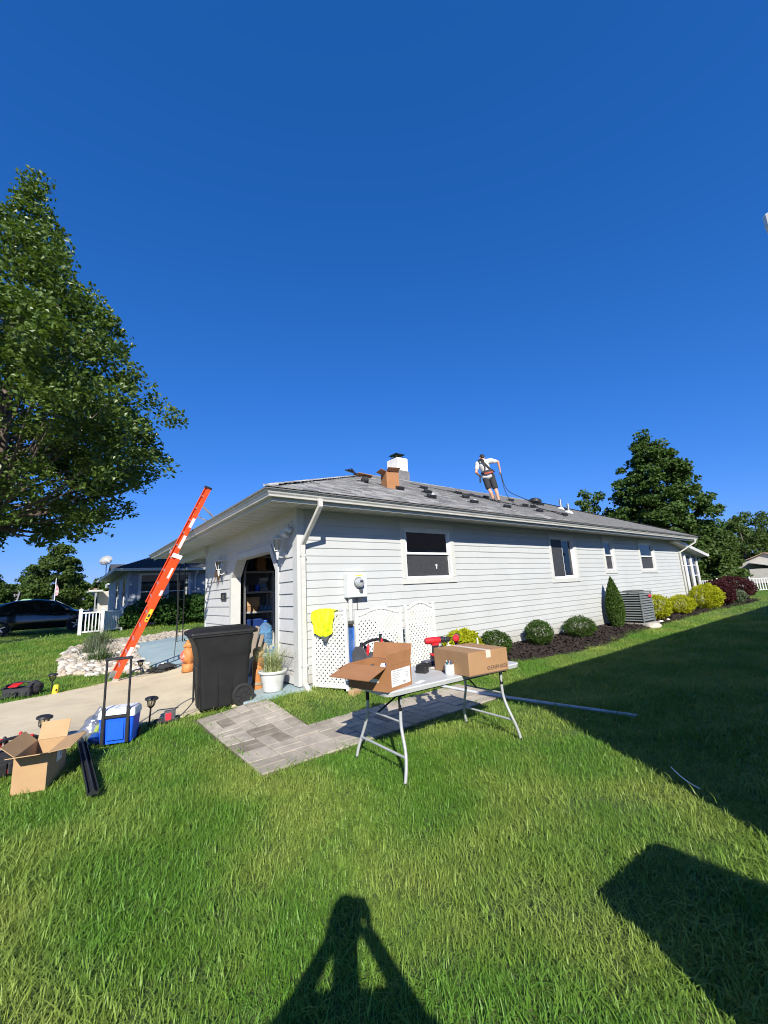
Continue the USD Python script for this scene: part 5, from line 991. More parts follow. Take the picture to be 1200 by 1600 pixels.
bgB = tool_bag('tool_bag', 'black tool bag with red tools behind the open box at the left edge', G(-3.36, -.28), 25, bagcloth, L=.46, D=.28, h=.24)
for k, (x, y, a) in enumerate(((-.1, .05, 12), (.02, .06, -14), (.1, -.02, 20), (.14, .08, -8))): part(bgB, 'tool_handle', mv(J(lathe([(0, 0), (.016, 0), (.02, .06), (.022, .11), (.014, .16), (0, .165)], 10)), x=x, y=y, z=.17, ry=a, rx=a), red if k != 1 else blackm)
part(bgB, 'red_trim', J(cb(-.2, .2, -.165, -.155, .03, .075, .004), cb(.02, .12, -.168, -.157, .12, .17, .004)), red); part(bgB, 'handsaw_grip', mv(cb(-.02, .02, -.012, .012, 0, .22, .008), x=-.27, y=.0, z=.12, ry=-6), blackm)
dc = thing('drill_case', 'small red and grey lantern radio with wire handle on the driveway edge', 'radio', G(-1.78, .30), rot=-12)
part(dc, 'housing', cb(-.07, .07, -.05, .05, .0, .15, .012), bag_grey); part(dc, 'red_face', cb(-.05, .02, -.057, -.051, .03, .13, .005), redlabel); part(dc, 'carry_handle', tube(spline([(.06, .02, .14), (.16, .02, .22), (.30, .02, .25), (.26, .02, .18), (.12, .02, .06)], 18), .008, 6), blackmetal); part(dc, 'base_lump', mv(rough(cb(-.16, .16, -.08, .08, 0, .05, .02).subdivide(), .01, 12), x=-.04, y=.02), bagcloth)
cbl = thing('cable_pile', 'tangled pile of black cables and gear at the walkway edge', 'cables', G(-1.12, 4.62, .03)); cr = np.random.default_rng(5)
for k in range(6): part(cbl, 'cable', tube(spline([(cr.normal(0, .10) + .22 * math.cos(a + k), cr.normal(0, .05) + .13 * math.sin(a + k), .02 + .022 * (k % 4) + .012 * math.sin(3 * a)) for a in np.linspace(0, 6.5, 11)], 50), .010, 6), rubber)
part(cbl, 'harness_lump', mv(rough(trimesh.creation.icosphere(3, .12).apply_scale((1.5, 1, .65)), .05, 12, 9), x=.05, z=.07), bagcloth, smooth=True); part(cbl, 'white_buckle', cb(-.03, .03, .0, .05, .14, .17, .01), lampwhite); part(cbl, 'cable_end', tube(spline([(-.2, -.1, .02), (-.45, -.14, .015), (-.55, -.05, .015), (-.3, -.02, .02), (.3, -.12, .015), (.55, -.02, .015)], 30), .008, 6), rubber)

# ---------------------------------------------------------------- along the wall
ac = thing('air_conditioner', 'grey louvred air conditioner condenser beside the cone shrub', 'air conditioner', (11.62, -.50, -.06), rot=-3)
part(ac, 'coil', box(-.36, .36, -.34, .34, .05, .92), acdark); part(ac, 'base_pad', cb(-.45, .45, -.45, .42, -.05, .035, .01), concrete_found)
for x in (-.39, .35):
    for y in (-.37, .33): part(ac, 'corner_post', cb(x, x + .04, y, y + .04, .04, .955, .006), acm)
for k in range(11):
    z = .09 + k * .077
    part(ac, 'louvre', J(hull([(-.349, -.345, z), (.349, -.345, z), (-.349, -.385, z + .008), (.349, -.385, z + .008), (-.349, -.345, z + .055), (.349, -.345, z + .055)]), hull([(-.345, -.329, z), (-.345, .329, z), (-.40, -.329, z + .008), (-.40, .329, z + .008), (-.345, -.329, z + .055), (-.345, .329, z + .055)])), acm)
part(ac, 'top_panel', loft([(.956, -.405, .405, -.385, .385, .03), (.985, -.405, .405, -.385, .385, .03), (1.0, -.37, .37, -.35, .35, .05)]), acm, smooth=40); part(ac, 'badge', cb(.10, .30, -.392, -.386, .80, .88, .002), redlabel); part(ac, 'fan_guard', lathe([(.30, 1.0), (.31, 1.01), (.3, 1.02), (.29, 1.01), (.3, 1.0)], 28), blackmetal)
single('flat_stone', mv(rough(trimesh.creation.icosphere(3, .3).apply_scale((1.2, .8, .32)), .05, 4, 2), 11.35, -1.02, -.12, rz=10), pale_rock, 'large pale flat stone in the mulch before the condenser', 'stone', smooth=True)
for k, (x, y, s, lab) in enumerate(((12.5, -.85, .07, 'small white stone in the mulch nearest the flat stone'), (13.2, -.83, .055, 'small white stone in the mulch below the middle yellow shrub'), (12.1, -.7, .08, 'small white stone in the mulch close to the condenser corner'))): single('white_stone', mv(rough(trimesh.creation.icosphere(2, s).apply_scale((1.2, 1, .7)), .01, 20, k), x, y, float(ground(x, y)) + .04), rocks[1], lab, 'stone', smooth=True)
# ---------------------------------------------------------------- leaves, shrubs, trees
def leaves(P, size, r, up_bias=.5, fold=.25, long=1.0, dirs=None, droop=0.0):
    """One folded diamond leaf at each point."""
    P = np.asarray(P, float); n = len(P); s = np.broadcast_to(size, (n,)) * r.uniform(.65, 1.25, n)
    nm = r.normal(size=(n, 3)); nm[:, 2] += up_bias * 2; nm /= np.linalg.norm(nm, axis=1, keepdims=True)
    d = r.normal(size=(n, 3)) if dirs is None else dirs + r.normal(size=(n, 3)) * .35
    d[:, 2] -= droop; d -= nm * np.sum(d * nm, 1, keepdims=True); d /= np.linalg.norm(d, axis=1, keepdims=True) + 1e-9; w = np.cross(nm, d)
    S = s[:, None]; a = P - d * S * .5 * long; b = P + d * S * .6 * long; l = P + w * S * .38 + nm * S * fold * .4; q = P - w * S * .38 + nm * S * fold * .4
    v = np.stack([a, l, b, q], 1).reshape(-1, 3); k = np.arange(n)[:, None] * 4
    f = np.stack([np.c_[k, k + 1, k + 2], np.c_[k, k + 2, k + 3]], 1).reshape(-1, 3)
    return T(v, f)
G_maple = leafmat('leaf_maple', [(0, (.085, .135, .022)), (.4, (.19, .24, .048)), (.75, (.36, .37, .10)), (1, (.56, .51, .23))], rough=.42, trans=.30, spec=.5)
G_dark = leafmat('leaf_dark_green', [(0, (.055, .10, .020)), (.6, (.14, .20, .040)), (1, (.26, .28, .07))], rough=.55, trans=.25, spec=.25)
G_wood = leafmat('leaf_woods', [(0, (.060, .10, .020)), (.5, (.14, .19, .038)), (1, (.26, .27, .07))], rough=.55, trans=.25, spec=.25)
G_box = leafmat('leaf_boxwood', [(0, (.040, .085, .010)), (.5, (.09, .17, .018)), (1, (.17, .25, .035))], rough=.6, trans=.25, spec=.2)
G_yel = leafmat('leaf_gold', [(0, (.34, .36, .012)), (.45, (.68, .64, .016)), (1, (.85, .78, .04))], rough=.6, trans=.35, spec=.2)
G_red = leafmat('leaf_barberry', [(0, (.05, .010, .012)), (.6, (.13, .022, .028)), (1, (.26, .05, .055))], rough=.6, trans=.3, spec=.2)
G_cone = leafmat('leaf_arborvitae', [(0, (.05, .095, .016)), (.6, (.11, .19, .03)), (1, (.19, .26, .06))], rough=.6, trans=.25, spec=.2)
G_jun = leafmat('leaf_juniper', [(0, (.035, .085, .016)), (.6, (.11, .22, .036)), (1, (.20, .32, .06))], rough=.6, trans=.25, spec=.2)
G_gr = leafmat('leaf_grey_green', [(0, (.10, .13, .07)), (1, (.22, .25, .15))], trans=.25)
stemm = M('shrub_stem', (.06, .045, .03), rough=.9)
def shrub(name, label, at, rx, ry, h, n, size, mat, seed, group=None, cat='shrub', spiky=0.0, top=1.0):
    r = np.random.default_rng(seed); p = thing(name, label, cat, at, group=group)
    u = r.normal(size=(n, 3)); u /= np.linalg.norm(u, axis=1, keepdims=True); rad = r.uniform(.45, 1, n) ** .4
    lump = 1 + .22 * (meshkit.fbm(u * 3.2 + seed * 3.7, 3, seed) - .5) * 2; q = u * (rad * lump)[:, None]; q[:, 2] = np.abs(q[:, 2]) * top - .0 if False else q[:, 2]
    P = np.c_[q[:, 0] * rx, q[:, 1] * ry, h * .5 + q[:, 2] * h * .5]; P = P[P[:, 2] > .015]; un = u[:len(P)]
    D = np.c_[q[:len(P), 0], q[:len(P), 1], q[:len(P), 2] + .6] if spiky else None
    part(p, 'foliage', leaves(P, size, r, .35, long=1 + spiky, dirs=D), mat, kind='stuff')
    ms = [tube(spline([(r.normal(0, .02), r.normal(0, .02), -.05), (r.normal(0, rx * .3), r.normal(0, ry * .3), h * .35), (r.normal(0, rx * .5), r.normal(0, ry * .5), h * .8)], 7), np.linspace(.014, .004, 7), 5) for _ in range(9)]
    part(p, 'stems', J(*ms), stemm, kind='stuff')
    return p
shrub('gold_shrub', 'bright yellow-green spiky shrub between lattice and dark round shrub', G(3.32, -.46), .40, .36, .62, 4200, .055, G_yel, 1, spiky=.9)
shrub('round_shrub', 'dark green round shrub next to the green hose', G(4.30, -.50), .37, .34, .52, 5200, .030, G_box, 2)
shrub('round_shrub', 'small dark green ball shrub alone in the middle of the mulch', G(6.02, -.47), .33, .32, .60, 6000, .028, G_box, 3)
shrub('round_shrub', 'wide low dark green ball shrub left of the cone shrub', G(7.86, -.52), .44, .40, .53, 6500, .028, G_box, 4)
yg = 'gold mounded shrubs right of the condenser'
shrub('gold_mound', 'gold mounded shrub touching the condenser, first of three', G(13.35, -.50), .50, .46, .86, 5200, .045, G_yel, 5, yg)
shrub('gold_mound', 'gold mounded shrub in the middle of the three', G(15.75, -.52), .52, .46, .74, 4800, .045, G_yel, 6, yg)
shrub('gold_mound', 'largest gold mounded shrub at the house corner below the sunroom', G(18.5, -.62), .72, .60, 1.06, 7500, .05, G_yel, 7, yg)
shrub('barberry', 'dark red barberry shrub just behind the largest gold mound', G(22.3, -.15), .85, .7, 1.25, 6000, .06, G_red, 8, spiky=.3)
shrub('barberry', 'wide dark red barberry shrub before the white fence', G(27.3, .3), 1.15, 1.0, 1.35, 8000, .065, G_red, 9, spiky=.3)
shrub('grey_green_shrub', 'low grey green shrub between the two red barberries', G(24.2, -.35), .62, .5, .70, 3500, .06, G_gr, 10, spiky=.4)
shrub('white_flowers', 'low white flowers at the foot of the white fence', G(38.5, 2.6), 1.1, .8, .45, 1200, .10, leafmat('petal_white', [(0, (.1, .16, .05)), (.5, (.5, .5, .45)), (1, (.7, .7, .66))], trans=.2), 12, cat='flowers')
# the cone
r = np.random.default_rng(13); n = 9500; z = 1.50 * (1 - np.sqrt(r.uniform(0, 1, n))) ** .9; R = .265 * np.clip(np.sin(np.pi * np.clip((z + .22) / 1.72, 0, 1)) ** .8 * (1.12 - .45 * z / 1.5), .01, 1); a = r.uniform(0, 6.283, n); rad = R * r.uniform(.35, 1.08, n) ** .5
cn = thing('arborvitae', 'upright cone shaped evergreen beside the air conditioner', 'shrub', G(10.42, -.38))
part(cn, 'foliage', leaves(np.c_[rad * np.cos(a), rad * np.sin(a), z + .02], .045, r, .1, long=1.5, dirs=np.c_[np.cos(a) * .5, np.sin(a) * .5, np.full(n, 1.3)]), G_cone, kind='stuff'); part(cn, 'trunk', tube([(0, 0, -.05), (0, 0, .7), (0, 0, 1.3)], [.03, .02, .006], 7), stemm)
# hedge of juniper before the blue house
r = np.random.default_rng(14); P, D = [], []
for k in range(46):
    x, y = r.uniform(-1.55, 6.0), 16.4 + r.uniform(-.8, .9); hh = (.75 + .45 * (x > -.2) + .25 * r.random()) * (1.0 if x > -.9 else .75); m = 620; u = r.normal(size=(m, 3)); u /= np.linalg.norm(u, axis=1, keepdims=True); u *= r.uniform(.3, 1, m)[:, None] ** .5
    P.append(np.c_[x + u[:, 0] * .7, y + u[:, 1] * .6, .3 + hh * .55 + u[:, 2] * hh * .5]); D.append(np.c_[u[:, 0], u[:, 1] - .3, u[:, 2] * .4 + .45])
P, D = np.vstack(P), np.vstack(D); k = P[:, 2] > .3
jn = thing('juniper_hedge', 'spreading dark green juniper hedge in front of the blue house', 'hedge', (2.2, 16.4, .3), world=True)
part(jn, 'foliage', leaves(P[k], .11, r, .3, long=1.6, dirs=D[k]), G_jun, kind='stuff'); part(jn, 'stems', J(*[tube([(x, 16.4, .25), (x + .1, 16.3, .6), (x + .3, 16.2, 1.0)], [.04, .03, .012], 5) for x in np.arange(-1.2, 5.8, .9)]), stemm)
# grasses in the rock bed
for k, (x, y, h, lab) in enumerate(((-2.12, 7.55, .40, 'clump of low green grass at the near end of the rock bed'), (-2.20, 8.9, .50, 'tall feathery grass clump in the middle of the rock bed'), (-1.95, 10.6, .62, 'largest feathery grass clump at the back of the rock bed'))):
    p = thing('grass_clump', lab, 'ornamental grass', G(x, y), group='grass clumps in the rock bed'); part(p, 'leaf_blades', blades(330, h, 1.15, .16, 40 + k, w=.010, droop=.5), G_gr if k else G_cone, kind='stuff'); part(p, 'plumes', blades(70, h * 1.25, .6, .14, 50 + k, w=.022, droop=.3), G_gr, kind='stuff')

def tree(name, label, at, H, env, ncl, per, size, mat, seed, crad=.12, trunk=.2, group=None, lean=(0, 0), cat='tree', limbs=60, flat=.6, low=.75):
    """env: (z, radius) of the crown above the ground. Leaf clusters sit towards the outside; limbs reach into them."""
    r = np.random.default_rng(seed); p = thing(name, label, cat, at, group=group); e = np.asarray(env, float); Rm_ = e[:, 1].max()
    zz = r.uniform(e[0, 0], e[-1, 0], ncl * 6); rr_ = np.interp(zz, e[:, 0], e[:, 1]); keep = r.uniform(0, 1, len(zz)) < (rr_ / Rm_) ** 1.4 + .03; zz, rr_ = zz[keep][:ncl], rr_[keep][:ncl]; n = len(zz)
    a = r.uniform(0, 6.283, n); lump = .62 + .76 * meshkit.fbm(np.c_[np.cos(a) * 1.6, np.sin(a) * 1.6, zz * (2.6 / Rm_)] + seed, 3, seed); rad = rr_ * lump * r.uniform(.12, 1.0, n) ** .5
    C = np.c_[rad * np.cos(a) + lean[0] * zz, rad * np.sin(a) + lean[1] * zz, zz]; cr = Rm_ * crad * r.uniform(.6, 1.35, n)
    q = r.normal(size=(n, per, 3)); q *= (r.uniform(.2, 1, (n, per, 1)) ** .6) / np.linalg.norm(q, axis=2, keepdims=True); q[..., 2] *= flat
    q[..., 2] -= .35 * (q[..., 0] ** 2 + q[..., 1] ** 2) * flat
    P = (C[:, None] + q * cr[:, None, None] * 1.25).reshape(-1, 3)
    part(p, 'crown', leaves(P, size, r, .55, fold=.3, droop=.3), mat, kind='stuff')
    zb = e[0, 0]; tp = [(0, 0, -.15), (lean[0] * zb * .5, lean[1] * zb * .5, zb * .5), (lean[0] * zb, lean[1] * zb, zb), (lean[0] * H * .6, lean[1] * H * .6, H * .6), (lean[0] * H * .92, lean[1] * H * .92, H * .92)]
    t_ = part(p, 'trunk', tube(spline(tp, 12), np.r_[trunk * 1.25, np.linspace(trunk, trunk * .12, 11)], 12), barkm, smooth=True)
    ms = []
    for i in r.choice(n, min(limbs, n), replace=False):
        c = C[i]; z0 = max(zb * low if low else 2.6, c[2] - .55 * math.hypot(c[0], c[1]) - .4); f = min(z0 / H, .9); b = V(lean[0] * z0, lean[1] * z0, z0); mid = b * .5 + c * .5 + V(0, 0, -.06 * np.linalg.norm(c - b)); w = trunk * .26 * (1 - f) + .010
        ms.append(tube([b, mid, c], [w, w * .6, w * .15], 5))
    if ms: part(p, 'limbs', J(*ms), barkm, kind='stuff')
    return p
tree('maple_tree', 'large maple tree whose crown fills the left side above the driveway', (-5.2, 13.3, .26), 18.4, [(3.3, 1.6), (4.4, 3.3), (6.0, 4.9), (8.0, 5.9), (9.4, 5.5), (11.2, 4.2), (13.2, 2.7), (15.2, 1.5), (17.0, .75), (18.8, .2)], 560, 140, .165, G_maple, 61, crad=.098, trunk=.28, limbs=150, low=1.25)
tree('broad_tree', 'tall broad green tree rising behind the far end of the house', (50.6, 10.6, -.3), 18.8, [(1.0, 2.2), (3, 4.0), (6, 5.1), (9, 5.1), (12, 4.2), (14.8, 2.8), (16.8, 1.6), (18.6, .35)], 420, 120, .34, G_dark, 62, crad=.13, trunk=.3, limbs=80)
tree('slim_tree', 'thinner tree with open branches left of the tall broad tree', (47.0, 16.8, -.3), 14, [(2.0, 2.2), (5, 2.8), (8, 2.6), (11, 1.6), (13.2, .5)], 100, 90, .32, G_dark, 63, crad=.2, trunk=.2, limbs=40)
wg_ = 'trees of the wood edge on the right'
for k, (x, y, H, R, lab) in enumerate(((47, 6.8, 5.4, 2.9, 'low leafy tree directly behind the sunroom roof'), (62, 13, 8.0, 4.4, 'mid green wood-edge tree right of the tall broad tree'), (72, 12, 8.6, 3.8, 'taller wood-edge tree with a pointed top above the fence'), (80, 9.4, 10.0, 4.6, 'rounded wood-edge tree above the right part of the fence'), (92, 9.5, 11.8, 5.6, 'dark wood-edge tree behind the tan roof'), (88, 2.0, 12.0, 5.5, 'wood-edge tree cut by the right edge of the view'), (60, 19, 11.5, 5.0, 'wood-edge tree hidden low behind the house ridge'), (56, 8.8, 5.0, 3.4, 'bushy low tree filling the gap above the fence'))):
    tree('wood_tree', lab, (x, y, -.3), H, [(.4, R * .75), (H * .25, R), (H * .55, R * .92), (H * .8, R * .6), (H, R * .12)], 150, 95, .36, G_wood, 70 + k, crad=.17, trunk=.22, limbs=26, group=wg_)
tree('street_tree', 'full green tree beyond the parked car, tallest on the left', (-3.6, 71.0, .3), 10.6, [(1.5, 2.6), (3, 3.6), (5, 3.7), (7.5, 2.7), (9.4, 1.4), (10.5, .4)], 190, 110, .34, G_wood, 81, crad=.17, trunk=.25, limbs=40)
tree('street_tree', 'hazy lower tree left of the full green tree', (-7.6, 92, .3), 8.0, [(1, 3.0), (3, 3.8), (5.5, 3.0), (8, .5)], 110, 90, .4, G_dark, 82, crad=.2, trunk=.2, limbs=20)
tree('street_tree', 'dark tree cut by the left edge above the car', (-10.6, 72, .3), 6.4, [(.6, 2.4), (2, 3.0), (4.2, 2.2), (6.4, .3)], 130, 90, .32, G_dark, 83, crad=.18, trunk=.2, limbs=20)
tree('street_tree', 'small narrow tree beside the distant cream house', (1.2, 66, .3), 5.4, [(.3, 1.0), (2, 1.3), (4, .9), (5.4, .2)], 60, 90, .26, G_cone, 84, crad=.22, trunk=.12, limbs=8)
tree('street_tree', 'round bush-like tree between the cream house and the full green tree', (-.2, 92, .3), 6.0, [(.3, 2.0), (2, 2.8), (4, 2.2), (6.0, .4)], 70, 90, .36, G_wood, 85, crad=.22, trunk=.15, limbs=8)
tree('street_tree', 'narrow cypress at the corner of the white neighbouring house', (.15, 37.0, .3), 3.4, [(.2, .5), (1.2, .62), (2.6, .4), (3.4, .08)], 60, 90, .14, G_cone, 86, crad=.25, trunk=.06, limbs=5)
r = np.random.default_rng(87); x = r.uniform(-160, 260, 2600); y = r.uniform(118, 150, 2600); P = np.c_[x, y, .3 + r.uniform(0, 1, 2600) ** 1.2 * (4.5 + 2.5 * meshkit.fbm(np.c_[x * .05, x * 0, x * 0], 3, 2))]
single('far_tree_line', leaves(P, 2.4, r, .5), G_dark, 'low distant band of trees along the horizon', 'trees', kind='stuff')

# ---------------------------------------------------------------- the blue house on the left
bh = thing('blue_house', 'blue grey neighbouring house with dark hip roof and wide front window', 'house', (0, 18.8, .3), world=True)
NB = (V(0, 18.8, 0), V(1, 0, 0), V(0, 0, 1), V(0, -1, 0))
NWIN = (.10, 2.64, 1.12, 2.98)
part(bh, 'wall', wall_core(NB, -.30, 8.0, .2, 3.12, -.2, -.001, [(.22, 2.52, 1.24, 2.86)]), interior); part(bh, 'wall', box(-.30, -.1, 19.002, 30, .2, 3.12), blue_siding)
for k in range(18):
    z0, z1 = .3 + k * .156, .3 + (k + 1) * .156
    for a, b in ((-.30, NWIN[0] + .01), (NWIN[1] - .01, 8.0)) if z1 > NWIN[2] and z0 < NWIN[3] else ((-.30, 8.0),):
        part(bh, 'siding_board', onwall(prism([(z0, 0), (z0, .02), (z1, .004), (z1, 0)], 'x', a, b), NB), blue_siding)
    part(bh, 'siding_board', T(*(lambda m: (np.c_[-.30 - m.vertices[:, 2], m.vertices[:, 0], m.vertices[:, 1]], m.faces))(prism([(z0, 0), (z0, .02), (z1, .004), (z1, 0)], 'x', 18.78, 30))), blue_siding)
part(bh, 'corner_board', J(bw(NB, -.33, -.22, .3, 3.1, .021, .04)), blue_siding)
w_ = part(bh, 'window', J(*[bw(NB, a, b, c, d, .0, .045, .006) for a, b, c, d in ((.10, 2.64, 1.12, 1.24), (.10, 2.64, 2.86, 2.98), (.10, .24, 1.242, 2.858), (2.50, 2.64, 1.242, 2.858), (1.28, 1.56, 1.242, 2.858))]), trimw)
for a, b in ((.242, 1.278), (1.562, 2.498)):
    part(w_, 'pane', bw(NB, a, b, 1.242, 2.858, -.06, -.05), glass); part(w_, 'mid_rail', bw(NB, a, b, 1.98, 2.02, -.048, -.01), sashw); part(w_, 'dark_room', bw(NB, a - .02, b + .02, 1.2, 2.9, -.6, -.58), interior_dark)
w2 = part(bh, 'side_window', J(*[box(-.35, -.30, y0, y0 + .1, 1.1, 2.9) for y0 in (20.0, 21.2, 23.5, 24.7)]), trimw); part(w2, 'pane', box(-.325, -.322, 20.1, 21.2, 1.15, 2.85), carglass); part(w2, 'pane', box(-.325, -.322, 23.6, 24.7, 1.15, 2.85), carglass)
e0 = [V(-1.0, 18.2, 3.22), V(9.0, 18.2, 3.22), V(9.0, 30.6, 3.22), V(-1.0, 30.6, 3.22)]; q0_, q1_ = V(5.2, 24.4, 5.75), V(5.3, 24.4, 5.75)
for a in ([e0[0], e0[1], q1_, q0_], [e0[1], e0[2], q1_], [e0[2], e0[3], q0_, q1_], [e0[3], e0[0], q0_]): part(bh, 'roof', slab(a, .04), dark_shingle)
for i in range(36):
    t0, t1 = i / 36, (i + 1) / 36; A0, B0 = e0[0] * (1 - t0) + q0_ * t0, e0[1] * (1 - t0) + q1_ * t0; A1, B1 = e0[0] * (1 - t1) + q0_ * t1, e0[1] * (1 - t1) + q1_ * t1; o = V(0, -.008, .02)
    part(bh, 'shingle_course', T([A0 + o, B0 + o, A1 + o * .2, B1 + o * .2, A0, B0], [(0, 1, 3), (0, 3, 2), (4, 5, 1), (4, 1, 0)]), dark_shingle)
part(bh, 'gutter', J(box(-1.08, 9, 18.1, 18.2, 3.06, 3.20), box(-1.08, -1.0, 18.202, 30, 3.06, 3.20)), gutterw); part(bh, 'soffit', J(box(-1.0, 9, 18.202, 18.79, 3.122, 3.14), box(-1.0, -.31, 18.792, 30, 3.122, 3.14)), soffitw)
part(bh, 'downspout', J(box(2.83, 2.91, 18.70, 18.77, .3, 2.75), frame(box(-.04, .04, -.035, .035, 0, .75), V(2.87, 18.735, 2.72), V(1, 0, 0), unit(V(0, .45, .6)), unit(V(0, -.6, .40)))), gutterw)
dsh = part(bh, 'satellite_dish', mv(lathe([(0, .0), (.15, .02), (.28, .07), (.38, .14), (.385, .145), (.28, .08), (.15, .03), (0, .012)], 24), rx=62, rz=-25, x=-.75, y=27.5, z=4.35), M('dish_grey', (.32, .33, .34), rough=.5)); part(dsh, 'dish_arm', J(cyl((-.75, 27.5, 3.3), (-.75, 27.5, 4.4), .03, 8), cyl((-.75, 27.5, 4.2), (-.95, 27.0, 4.25), .02, 6)), steel)
# railing by the blue house
rg = thing('porch_railing', 'white vinyl railing with square posts in front of the blue house', 'railing', (-2.38, 14.3, .3), world=True)
def railing(p, a, b, z, h, posts, step=.125, mat=vinylw, pk=.018, skip_first=False):
    a, b = np.array(a, float), np.array(b, float); L = np.linalg.norm(b - a); d = (b - a) / L; fr = (V(a[0], a[1], z), V(d[0], d[1], 0), V(0, 0, 1), V(d[1], -d[0], 0)); loc = lambda m: frame(m, *fr)
    for u in posts:
        q = part(p, 'post', loc(cb(u - .055, u + .055, 0, h + .08, -.055, .055, .006)), mat); part(q, 'post_cap', loc(hull([(u + s * .07, h + .08, t * .07) for s in (-1, 1) for t in (-1, 1)] + [(u + s * .07, h + .10, t * .07) for s in (-1, 1) for t in (-1, 1)] + [(u, h + .16, 0)])), mat)
    part(p, 'top_rail', loc(cb(.056, L - .056, h - .06, h, -.032, .032, .006)), mat); part(p, 'bottom_rail', loc(cb(.056, L - .056, .08, .14, -.026, .026, .006)), mat)
    u = .056 + step
    while u < L - .06: 
        if min(abs(u - q_) for q_ in posts) > .07: part(p, 'picket', loc(box(u - pk, u + pk, .141, h - .061, -pk, pk)), mat)
        u += step
railing(rg, (-2.38, 14.3), (-1.65, 14.4), .3, .88, (0, .735), .115); railing(rg, (-1.65, 14.4), (-.87, 15.5), .3, .88, (1.34,), .115)
rf_ = thing('white_fence', 'low white vinyl picket fence at the far end of the back lawn', 'fence', (43, 2, -.3), world=True)
railing(rf_, (40.6, 6.2), (41.6, 2.2), -.28, 1.05, (0, 2.0, 4.1), .16, pk=.03); railing(rf_, (41.6, 2.2), (42.6, -2.4), -.28, 1.05, (2.3, 4.7), .16, pk=.03)
single('wood_post', cb(38.6, 38.75, 6.6, 6.75, -.4, .85, .01), M('post_pine', (.42, .33, .2), rough=.8), 'short pale wooden post standing left of the white fence', 'post')
# ---------------------------------------------------------------- more distant houses
def cottage(name, label, x0, x1, y0, y1, z, h, wall, roofm, over=.35, pitch=.4, wins=(), gable_x=True):
    p = thing(name, label, 'house', (x0, y0, z), world=True); part(p, 'wall', box(x0, x1, y0, y1, z, z + h), wall)
    for k in range(int(h / .18)): part(p, 'siding_course', box(x0 - .012, x1 + .012, y0 - .014, y0 - .001, z + k * .18, z + k * .18 + .165), wall)
    cy = (y0 + y1) / 2; rh = (cy - y0 + over) * pitch
    for s, ya in ((1, y0 - over), (-1, y1 + over)): part(p, 'roof', slab([V(x0 - over, ya, z + h), V(x1 + over, ya, z + h), V(x1 + over, cy, z + h + rh), V(x0 - over, cy, z + h + rh)], .08), roofm)
    part(p, 'gable', J(*[prism([(y0, z + h), (y1, z + h), (cy, z + h + (cy - y0) * pitch)], 'x', x, x + .02) for x in (x0, x1 - .02)]), wall); part(p, 'fascia', J(box(x0 - over, x1 + over, y0 - over - .04, y0 - over - .002, z + h - .12, z + h + .04)), trimw)
    for a, b, c, d in wins:
        q = part(p, 'window', J(box(a - .08, b + .08, y0 - .05, y0 - .015, z + c - .08, z + c), box(a - .08, b + .08, y0 - .05, y0 - .015, z + d, z + d + .08), box(a - .08, a, y0 - .05, y0 - .015, z + c, z + d), box(b, b + .08, y0 - .05, y0 - .015, z + c, z + d)), trimw); part(q, 'pane', box(a, b, y0 - .03, y0 - .02, z + c, z + d), carglass)
    return p
wh = cottage('white_house', 'white neighbouring house with a porch column left of the blue house', .55, 8.5, 33.0, 42, .3, 2.75, beige_siding, tan_roof if False else dark_shingle, wins=((1.35, 1.95, .5, 2.3),))
part(wh, 'porch_roof', J(box(-.35, .9, 31.0, 33.0, 2.75, 3.05), box(-1.3, -.36, 34.5, 38, 2.55, 2.68)), trimw); part(wh, 'porch_column', cb(.35, .55, 31.15, 31.35, .3, 2.748, .02), trimw); part(wh, 'side_wall', box(-.55, .548, 36, 41, .3, 2.6), beige_siding); part(wh, 'side_window', box(-.575, -.551, 37, 38.4, 1.2, 2.2), carglass)
cottage('cream_house', 'distant cream cottage between the trees left of the white house', 1.0, 7.0, 78, 86, .3, 2.7, beige_siding, tan_roof, wins=((2.2, 3.0, .9, 1.9), (4.4, 5.2, .9, 1.9)))
cottage('teal_house', 'distant teal house partly hidden by the dark left tree', -12.5, -8.6, 80, 88, .3, 2.6, teal_siding, M('roof_grey_far', (.2, .19, .18), rough=.9), wins=((-10.3, -9.7, .9, 1.6),))
cn_ = thing('orange_canopy', 'small orange and yellow canopy standing beyond the black car', 'canopy', (-6.37, 62, .3), world=True)
part(cn_, 'canopy_top', cb(-7.0, -5.75, 61.5, 62.5, 2.05, 2.55, .04), canopy_m); part(cn_, 'canopy_ridge', hull([(x, y, 2.56) for x in (-7.0, -5.75) for y in (61.5, 62.5)] + [(-6.7, 62, 2.75), (-6.05, 62, 2.75)]), M('canopy_green', (.25, .42, .22), rough=.6))
for x, y in ((-6.95, 61.55), (-5.8, 61.55), (-6.95, 62.45), (-5.8, 62.45)): part(cn_, 'leg', cyl((x, y, .2), (x, y, 2.06), .03, 6), steel)
fp = thing('flag_pole', 'thin white pole with a furled flag before the full green tree', 'flag pole', (-3.6, 56, .3)); part(fp, 'pole', lathe([(.06, 0), (.04, 4.6), (0, 4.62)], 8), lampwhite); part(fp, 'flag', rough(hull([(.05, 0, 3.9), (.35, .05, 3.4), (.3, -.05, 2.6), (.05, 0, 2.5)]).subdivide().subdivide(), .06, 4), M('flag_cloth', (.6, .5, .5), (.35, .1, .12), rough=.8, scale=4)); part(fp, 'flag_canton', mv(cb(-.15, .0, -.05, .05, 0, .5, .02), x=-.05, z=2.2), M('flag_blue', (.05, .06, .15), rough=.8))
wv = thing('white_van', 'white van parked behind the flag pole', 'van', (-5.0, 63, .3))
